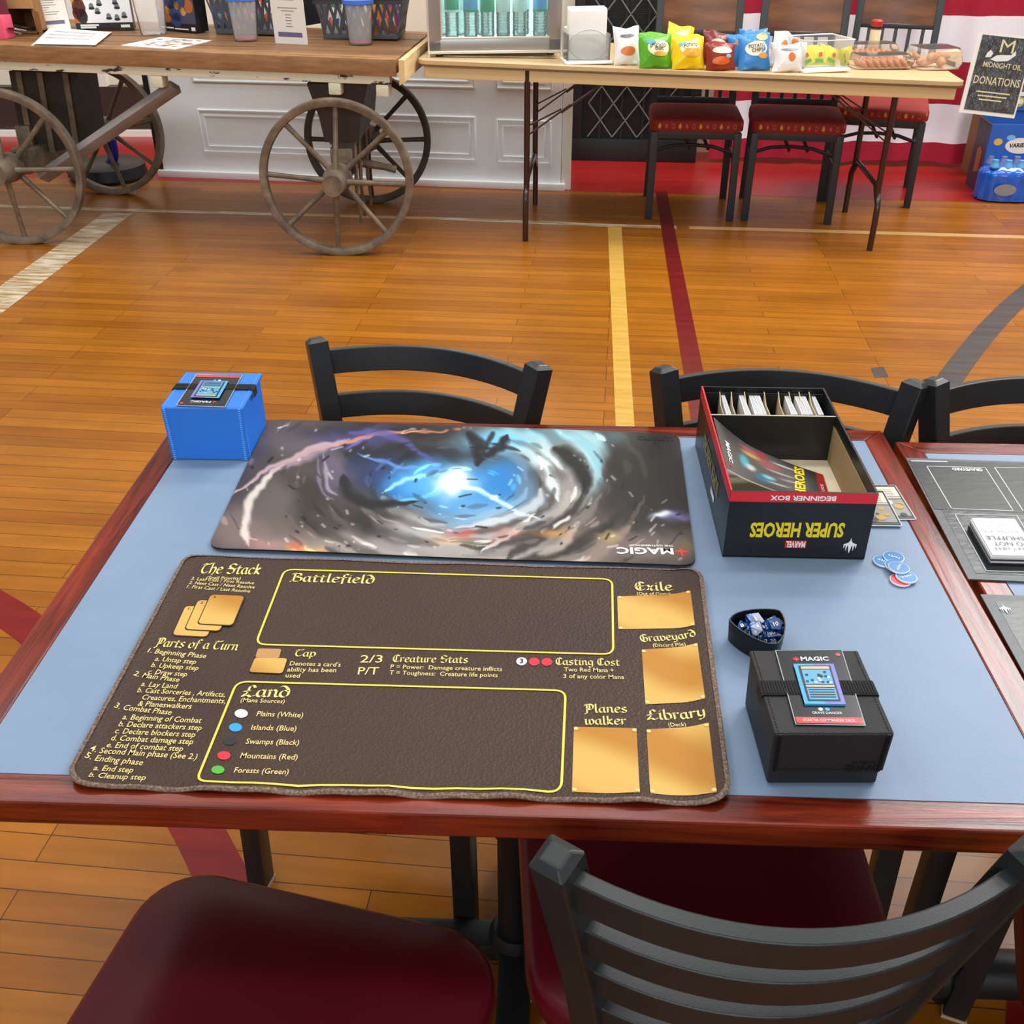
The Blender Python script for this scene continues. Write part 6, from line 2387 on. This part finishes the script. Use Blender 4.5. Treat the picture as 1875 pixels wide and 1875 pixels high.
k.poly([(GW + e, 0, zr), (GW + e, GD, zr), (GW + e, GD, GH), (GW + e, 0, GH)], M_GBR)
k.poly([(0, 0, GH + e), (th, th, GH + e), (th, GD, GH + e), (0, GD, GH + e)], M_GBR)


def gp(x, y):
    q = GM.inverted() @ onp(x, y, GO, Matrix.Rotation(GRZ, 3, 'Z') @ V((0, -1, 0)))
    return V((q.x, -e, q.z))


for s, a, b_, h, m_, bo in (('BEGINNER BOX', (1531.5, 908.8), (1411, 907), .0062, M_MW, .03), ('SUPER HEROES', (1548, 958), (1375, 957.5), .0195, M_YEL, .035), ):
    k.write(s, gp(*a), gp(*b_), h, m_, n=(0, -1, 0), up=(0, 0, -1), bold=bo, lift=.0004)
a, b_ = gp(1474.5, 1003), gp(1438.5, 989)
k.poly([(b_.x, -.0005, a.z), (a.x, -.0005, a.z), (a.x, -.0005, b_.z), (b_.x, -.0005, b_.z)], M_GBR)
k.write('MARVEL', (a.x - .001, -.0006, b_.z - .0012), (b_.x + .001, -.0006, b_.z - .0012), .0085, M_MW, n=(0, -1, 0), up=(0, 0, -1), bold=.03, lift=.0004)
a, b_ = gp(1559, 984), gp(1559, 1012)
hf = (a.z - b_.z) / 1.42
k.fan((a.x, -.0004, b_.z + .42 * hf), (1, 0, 0), (0, 0, 1), hf, M_MW, n=(0, -1, 0))
M_GGD = mat('dull_gold_print', '9a8534', .4)
k.write('SUPER HEROES', (-.0004, .075, .058), (-.0004, .215, .058), .021, M_GGD, n=(-1, 0, 0), up=(0, 0, -1), bold=.03, lift=.0004)
k.poly([(-.0006, .125, .018), (-.0006, .095, .018), (-.0006, .095, .027), (-.0006, .125, .027)], M_MW)
k.obj('box_tray', gb)
k = MB()
for (c, s_) in (((GW - th - .0006, GD * .38, GH * .42), (.001, GD * .66, GH * .8)), ((th + .0006, GD * .38, GH * .42), (.001, GD * .66, GH * .8))):
    k.box(c, s_, M_GBI if c[0] > .1 else M_GB)
k.box((GW / 2, .207 / 2 + .002, .022), (GW - 2 * th - .002, .203, .004), M_CREAM)
k.box((GW / 2, .24, .016), (GW - 2 * th - .002, .06, .004), M_GBI)
k.obj('board_insert', gb)
yd = .2055
k = MB().box((GW / 2, yd, GH / 2 + .008), (GW - 2 * th, .0016, GH - .022), M_GB)
k.box((GW / 2, GD - .012, GH - .022), (GW - 2 * th, .0012, .036), M_GB)
k.box((GW / 2, yd, GH - .0028), (GW - 2 * th, .0018, .0006), mat('board_edge', 'cfc6b4', .6))
k.obj('divider_wall', gb)
# booklet leaning in the front compartment


def spl(pts, t):
    n_ = len(pts) - 1
    i = min(int(t * n_), n_ - 1)
    return pts[i].lerp(pts[i + 1], t * n_ - i)


far_ = [V(p) for p in smooth_line([tuple(onz(*q)) for q in ((1307, 764, TZ + .0935), (1366, 812, TZ + .066), (1440, 846, TZ + .040), (1507, 869, TZ + .027))], 6)]
near_ = [V(p) for p in smooth_line([tuple(onz(*q)) for q in ((1331, 858, TZ + .0935), (1372, 879, TZ + .077), (1440, 903, TZ + .048), (1519, 910, TZ + .028))], 6)]


def BK(u, v):
    return spl(near_, u).lerp(spl(far_, u), v)


k = MB()
nu_, nv_ = 60, 26
k.grid(BK, nu_, nv_, vcol_mat('booklet_print', .28, .5))
nbk = len(k.v)
U = np.array([i / nu_ for j in range(nv_ + 1) for i in range(nu_ + 1)])
Vv = np.array([j / nv_ for j in range(nv_ + 1) for i in range(nu_ + 1)])
Cb = np.tile(rgb('3d3d3f'), (nbk, 1)) + .04 * np.sin(9 * U + 4 * Vv)[:, None]


def bst(u, v, ru, rv, col, ang=0, al=.95):
    c, s_ = math.cos(ang), math.sin(ang)
    du, dv = U - u, Vv - v
    m = al * np.exp(-((((du * c + dv * s_) / ru) ** 2 + ((-du * s_ + dv * c) / rv) ** 2) ** 2))
    Cb[:] = Cb * (1 - m[:, None]) + rgb(col) * m[:, None]


for a in ((.5, .5, .4, .5, '5c5650'), (.3, .45, .05, .16, '4fa9bd'), (.36, .36, .05, .08, 'c8ccd0'), (.47, .22, .08, .12, '2f6d86'), (.52, .3, .06, .05, '8fc6d2'), (.38, .72, .1, .06, 'caa24a'), (.36, .84, .09, .06, 'b0505c'), (.47, .88, .05, .1, 'a02f3c'),
          (.52, .66, .1, .12, '9c5552'), (.66, .8, .12, .02, 'd9cfc4'), (.62, .55, .14, .02, 'c9b8ac'), (.7, .4, .12, .02, 'c8bdb2'), (.6, .2, .1, .02, 'c2bab0')):
    bst(*a)
band = (U > .9)
Cb[band] = rgb('b5242c')
k.grid(lambda u, v: BK(u, v) - V((0, 0, .002)), 20, 8, M_PAPER, flip=True)
k.grid(lambda u, v: BK(u, 0) - V((0, 0, .002 * (1 - v))), 30, 1, M_PAPER)
k.grid(lambda u, v: BK(u, 1) - V((0, 0, .002 * v)), 30, 1, M_PAPER)
kf = lambda p: BK(p.x, p.y) + V((.0003, 0, .0006))
k.write('MAGIC', (.10, .62, 0), (.10, .18, 0), .05, M_MW, n=(0, 0, 1), up=(1, 0, 0), bold=.03, post=kf)
k.fan((.13, .12, 0), (0, 1, 0), (-1, 0, 0), .05, M_GBR)
k.v[-len(FAN):] = [tuple(kf(V(p))) for p in k.v[-len(FAN):]]
k.write('HEROES', (.80, .0, 0), (.80, .95, 0), .07, M_YEL, n=(0, 0, 1), up=(-1, 0, 0), bold=.035, post=kf)
k.write('GUIDE', (.955, .1, 0), (.955, .5, 0), .03, M_MW, n=(0, 0, 1), up=(-1, 0, 0), bold=.01, post=kf)
c_ = BK(.5, .5)
o = k.obj('booklet', loc=c_)
paint(o, np.vstack([Cb, np.ones((len(k.v) - nbk, 3)) * .8]))
tag(o, 'dark glossy booklet leaning inside the open game box', 'booklet')


def gx(X, row):
    """point above the rear compartment: row 0 far edge, 1 near edge of the card tops"""
    return onz(1270 + X / 6.944, 690 + (222 if row == 0 else 480) / 6.944, TZ + GH - .007)


M_CWH = mat('card_edges', 'c9c8cc', .5, noise=((900, 5, 5), 'e3e2e4', .35, .65))
ordn = ('first', 'second', 'third', 'fourth', 'fifth', 'sixth', 'seventh', 'eighth')
for i, (f0, f1, n0, n1) in enumerate(((348, 392, 418, 482), (572, 628, 655, 732), (700, 755, 778, 860), (765, 835, 864, 932), (1148, 1200, 1243, 1325), (1272, 1326, 1378, 1448), (1340, 1412, 1454, 1520), (1488, 1532, 1592, 1656))):
    pts = [gx(n0, 1), gx(n1, 1), gx(f1, 0), gx(f0, 0)]
    low = [V((p.x, p.y, TZ + .019)) for p in pts]
    k = MB().hexa(low + pts, M_CWH)
    c = sum(pts, V()) / 4
    for j in range(1, 4):
        a, b_ = pts[0].lerp(pts[1], j / 4) + V((0, 0, .0003)), pts[3].lerp(pts[2], j / 4) + V((0, 0, .0003))
        k.add([a, a + V((.0004, 0, 0)), b_ + V((.0004, 0, 0)), b_], [(0, 1, 2, 3)], M_INK)
    tag(k.obj('card_stack', loc=(c.x, c.y, TZ + .018)), 'stack of white edged cards in the game box, %s from the left' % ordn[i], 'cards', 'card stacks in the game box')
M_DIV = mat('tan_divider_card', 'c8b592', .6)
for i, (f_, n0) in enumerate(((330, 395), (475, 545), (640, 745), (862, 862), (892, 985), (1072, 1160), (1205, 1330), (1335, 1450), (1462, 1575))):
    if i == 3:
        continue
    a, b_ = gx(f_, 0), gx(n0, 1)
    a, b_ = V((a.x, a.y, TZ + GH - .003)), V((b_.x, b_.y, TZ + GH - .010))
    k = MB()
    w_ = V((.0005, 0, 0))
    mid = (a + b_) / 2 + V((-.0015, 0, -.002))
    for p, q in ((a, mid), (mid, b_)):
        k.hexa([V((p.x, p.y, TZ + .02)) - w_, V((p.x, p.y, TZ + .02)) + w_, V((q.x, q.y, TZ + .02)) + w_, V((q.x, q.y, TZ + .02)) - w_, p - w_, p + w_, q + w_, q - w_], M_DIV)
    tag(k.obj('card_divider', loc=(a.x, a.y, TZ + .02)), 'thin tan divider card between the stacks in the game box', 'divider', 'divider cards in the game box')


# ------------------------------------------------------------------ loose cards beside the box
def loose_card(br, tr, z, label):
    br, tr = onz(*br, z), onz(*tr, z)
    up_ = (tr - br).normalized()
    lf = V((-up_.y, up_.x, 0))
    L, Wc = .088, .063
    k = MB()

    def Q(u, v, l=0.0):
        return br + lf * (Wc * (1 - u)) + up_ * (L * v) + V((0, 0, l))

    def rc(u0, v0, u1, v1, m, l):
        k.add([Q(u0, v0, l), Q(u1, v0, l), Q(u1, v1, l), Q(u0, v1, l)], [(0, 1, 2, 3)], m)
    o_ = [Q(.5 + x / Wc, .5 + y / L) for x, y in rrect(Wc, L, .003, 4)]
    n_ = len(o_)
    k.add(o_ + [p - V((0, 0, .0009)) for p in o_], [tuple(range(n_))] + [(i, n_ + i, n_ + (i + 1) % n_, (i + 1) % n_) for i in range(n_)], M_CWT)
    rc(.02, .015, .98, .985, M_CBK, .0003)
    rc(.06, .03, .94, .075, mat('card_bar', '3a3a3c', .3), .0005)
    rc(.06, .09, .94, .56, M_CART2 if False else mat('card_art_grey', '8d8a86', .35), .0005)
    rc(.06, .58, .94, .63, mat('card_bar_pale', 'b9b2a6', .3), .0005)
    rc(.06, .64, .94, .93, mat('card_text_box', 'd9cdbb', .35), .0005)
    rn = random.Random(label)
    for i in range(22):
        u, v, r_ = .1 + .78 * rn.random(), .12 + .4 * rn.random(), .002 + .005 * rn.random()
        k.poly([Q(u, v, .0007 + .00002 * i) + V((r_ * math.cos(t), r_ * math.sin(t), 0)) for t in [2 * PI * j / 9 for j in range(9)]], (mat('art_gold', 'b9923a', .35), M_CART2, M_CWT, mat('art_violet', '5a5470', .35))[i % 4])
    for i in range(4):
        rc(.1, .68 + .05 * i, .84, .69 + .05 * i, M_INK, .0007)
    c = Q(.5, .5)
    return tag(k.obj('playing_card', loc=c), label, 'card')


loose_card((1679, 951), (1640, 889), TZ + .0012, 'upper right loose card, half under another card beside the game box')
loose_card((1653, 963), (1619, 900), TZ + .0026, 'lower left loose card on top, tucked against the right side of the game box')

# ------------------------------------------------------------------ round tokens
M_TB, M_TRD, M_TW = mat('token_blue', '2878b4', .3), mat('token_red', 'd8303c', .3), mat('token_white', 'e8eaec', .5)


def token(x, y, lv, tilt, m, ang, label, mark=True):
    p = onz(1590 + x / 18.75, 1000 + y / 18.75, TZ + .0022 + .0021 * lv)
    k = MB()
    r_ = .0158 * .78
    k.lathe([(0, 0), (r_, 0), (r_, .0017), (r_ * .95, .0019)], M_TW, 32)
    k.lathe([(r_ * .95, .0019), (0, .0019)], m, 32)
    if mark:
        d = V((math.cos(ang), math.sin(ang), 0))
        c = V((0, 0, .0021))
        k.write('+1/+1', c - d * .0072 - V((-d.y, d.x, 0)) * .0016, c + d * .0072 - V((-d.y, d.x, 0)) * .0016, .0035, M_MW, bold=.03, lift=.0001)
    else:
        k.poly([(-.003, -.001, .0021), (.003, -.003, .0021), (.004, -.001, .0021)], M_TW)
    o = k.obj('token')
    o.location = (p.x, p.y, TZ + .0003 + .0021 * lv)
    o.rotation_euler = tilt
    return tag(o, label, 'token', 'round counters beside the game box')


token(530, 500, 0, (0, 0, 0), M_TB, -.5, 'blue round token at the left end of the little pile')
token(870, 360, 1, (0, -.02, 0), M_TB, -.6, 'blue round token at the top of the little pile, farthest from the viewer')
token(930, 650, 1, (0, 0, 0), M_TB, .2, 'blue round token mostly hidden under another blue token in the pile', )
token(1050, 720, 2, (0, .02, 0), M_TB, 1.0, 'blue round token lying on top in the middle of the pile')
token(1310, 1040, 1, (0, .02, 0), M_TB, .35, 'blue round token at the right end, overlapping the red one')
token(1110, 1150, 0, (0, 0, 0), M_TRD, 0, 'red round token under the blue ones, the only red one', False)

# ------------------------------------------------------------------ second table: paper mats and deck
M_PM = mat('dark_paper_mat', '1d2224', .3, spec=.5, bump=((60, 90, 60), .22, 'noise'))
M_PMB = mat('grey_mat_border', '4a4f52', .4, bump=((60, 90, 60), .22, 'noise'))
M_PMD = mat('mat_black_zone', '151819', .38, bump=((60, 90, 60), .12, 'noise'))
M_WL = mat('white_mat_line', 'c9cfd0', .45)
MZ = TZ + .0022


def paper_mat(fl_, nl, wd, label):
    a, d = onz(*nl, MZ), onz(*fl_, MZ)
    a.x += .004
    d.x += .004
    e_ = (d - a)
    r_ = V((e_.y, -e_.x, 0)).normalized() * wd
    k = MB()
    c4 = [a, a + r_, d + r_, d]
    k.hexa([p - V((0, 0, .0018)) for p in c4] + c4, M_PMB)
    ins = .012
    u, v = r_.normalized(), e_.normalized()
    q4 = [a + (u + v) * ins, a + r_ + (v - u) * ins, d + r_ - (u + v) * ins, d + (u - v) * ins]
    k.poly([p + V((0, 0, .0003)) for p in q4], M_PM)
    return k, a, u, v


def line(k, pts, wd=.0012, z=MZ + .0007, closed=True):
    P = [onz(x, y, z) for x, y in pts]
    for i in range(len(P) if closed else len(P) - 1):
        p, q = P[i], P[(i + 1) % len(P)]
        e_ = (q - p).normalized()
        n_ = V((-e_.y, e_.x, 0)) * wd / 2
        k.poly([p - n_ - e_ * wd / 2, q - n_ + e_ * wd / 2, q + n_ + e_ * wd / 2, p + n_ - e_ * wd / 2], M_WL)


k, a, u, v = paper_mat((1653, 838), (1767, 1060), .60, 'x')
P4 = [onz(x, y, MZ + .0005) for x, y in ((1711, 932), (2075, 948), (1980, 850), (1664, 843))]
k.poly(P4, M_PMD)
line(k, [(1697, 853.5), (1804, 856), (1855.5, 935), (1742.5, 931)])
line(k, [(1821, 855.5), (1935, 858), (2000, 940), (1874, 936)])
line(k, [(1748.5, 941), (1862, 944), (1925, 1048), (1806, 1045)])
tu('GRAVEYARD', (1797, 859), (1741.5, 857.5), 4.5, M_MW, .03, z=MZ, lift=.001, kk=k)
k.poly([onz(x, y, MZ + .0008) for x, y in ((1668, 844.5), (1735, 846), (1735, 844.5), (1668, 843))], M_WL)
tag(k.obj('paper_mat', loc=a), 'dark paper game mat with a graveyard zone under the white deck on the right table', 'mat')
k, a, u, v = paper_mat((1789, 1088), (1899, 1290), .60, 'x')
k.fan(onz(1842, 1119, MZ + .0004), u, v, .0125, M_WL, lift=.0006)
ins = [a + u * .03 + v * .03, a + u * .57 + v * .03]
tag(k.obj('paper_mat', loc=a), 'dark paper game mat without a deck, nearer the viewer on the right table', 'mat')

M_DCK = mat('deck_paper', 'f1f1ef', .4)
M_DTX = mat('deck_grey_text', '6a6c6e', .5)
DZ = MZ + .0145
tl, tr, nr, nl = [onz(x, y, DZ) for x, y in ((1777, 947.5), (1856, 949.3), (1900.5, 1017), (1815.5, 1015))]
k = MB()
for i in range(6):
    z0_, z1_ = MZ + .0006 + .0023 * i, MZ + .0006 + .0023 * (i + 1) - .0002
    off = V((.0004 * ((i * 3) % 4), -.0004 * ((i * 5) % 3), 0))
    b4 = [V((p.x, p.y, 0)) + off for p in (nl, nr, tr, tl)]
    k.hexa([p + V((0, 0, z0_)) for p in b4] + [p + V((0, 0, z1_)) for p in b4], (M_DCK if i > 3 else M_CWH if i % 2 else mat('deck_dark_edge', '3c3d42', .5)))


def td(s, a, b_, h, bold=.0):
    k.write(s, onz(*a, DZ), onz(*b_, DZ), (onz(a[0], a[1] + h, DZ) - onz(*a, DZ)).length, M_DTX, bold=bold, lift=.0005)


def zd(x, y):
    return 1760 + x / 16.3, 930 + y / 16.3


td('START HERE', zd(2105, 1180), zd(945, 1172), 5)
td('DO NOT', zd(2000, 1032), zd(925, 1012), 6.6, .01)
td('SHUFFLE', zd(1850, 866), zd(705, 834), 6.6, .01)
td('IRON MAN DECK', zd(1700, 692), zd(648, 668), 3.4)
td('REMOVE THIS CARD', zd(1460, 536), zd(685, 522), 2.2)
td('BEFORE PLAYING', zd(1375, 478), zd(695, 462), 2.2)
c = (tl + nr) / 2
tag(k.obj('card_deck', loc=(c.x, c.y, MZ)), 'white deck of cards with upside down grey lettering on the right table', 'deck')
for m_ in list(bpy.data.meshes):
    if m_.users == 0:
        bpy.data.meshes.remove(m_)
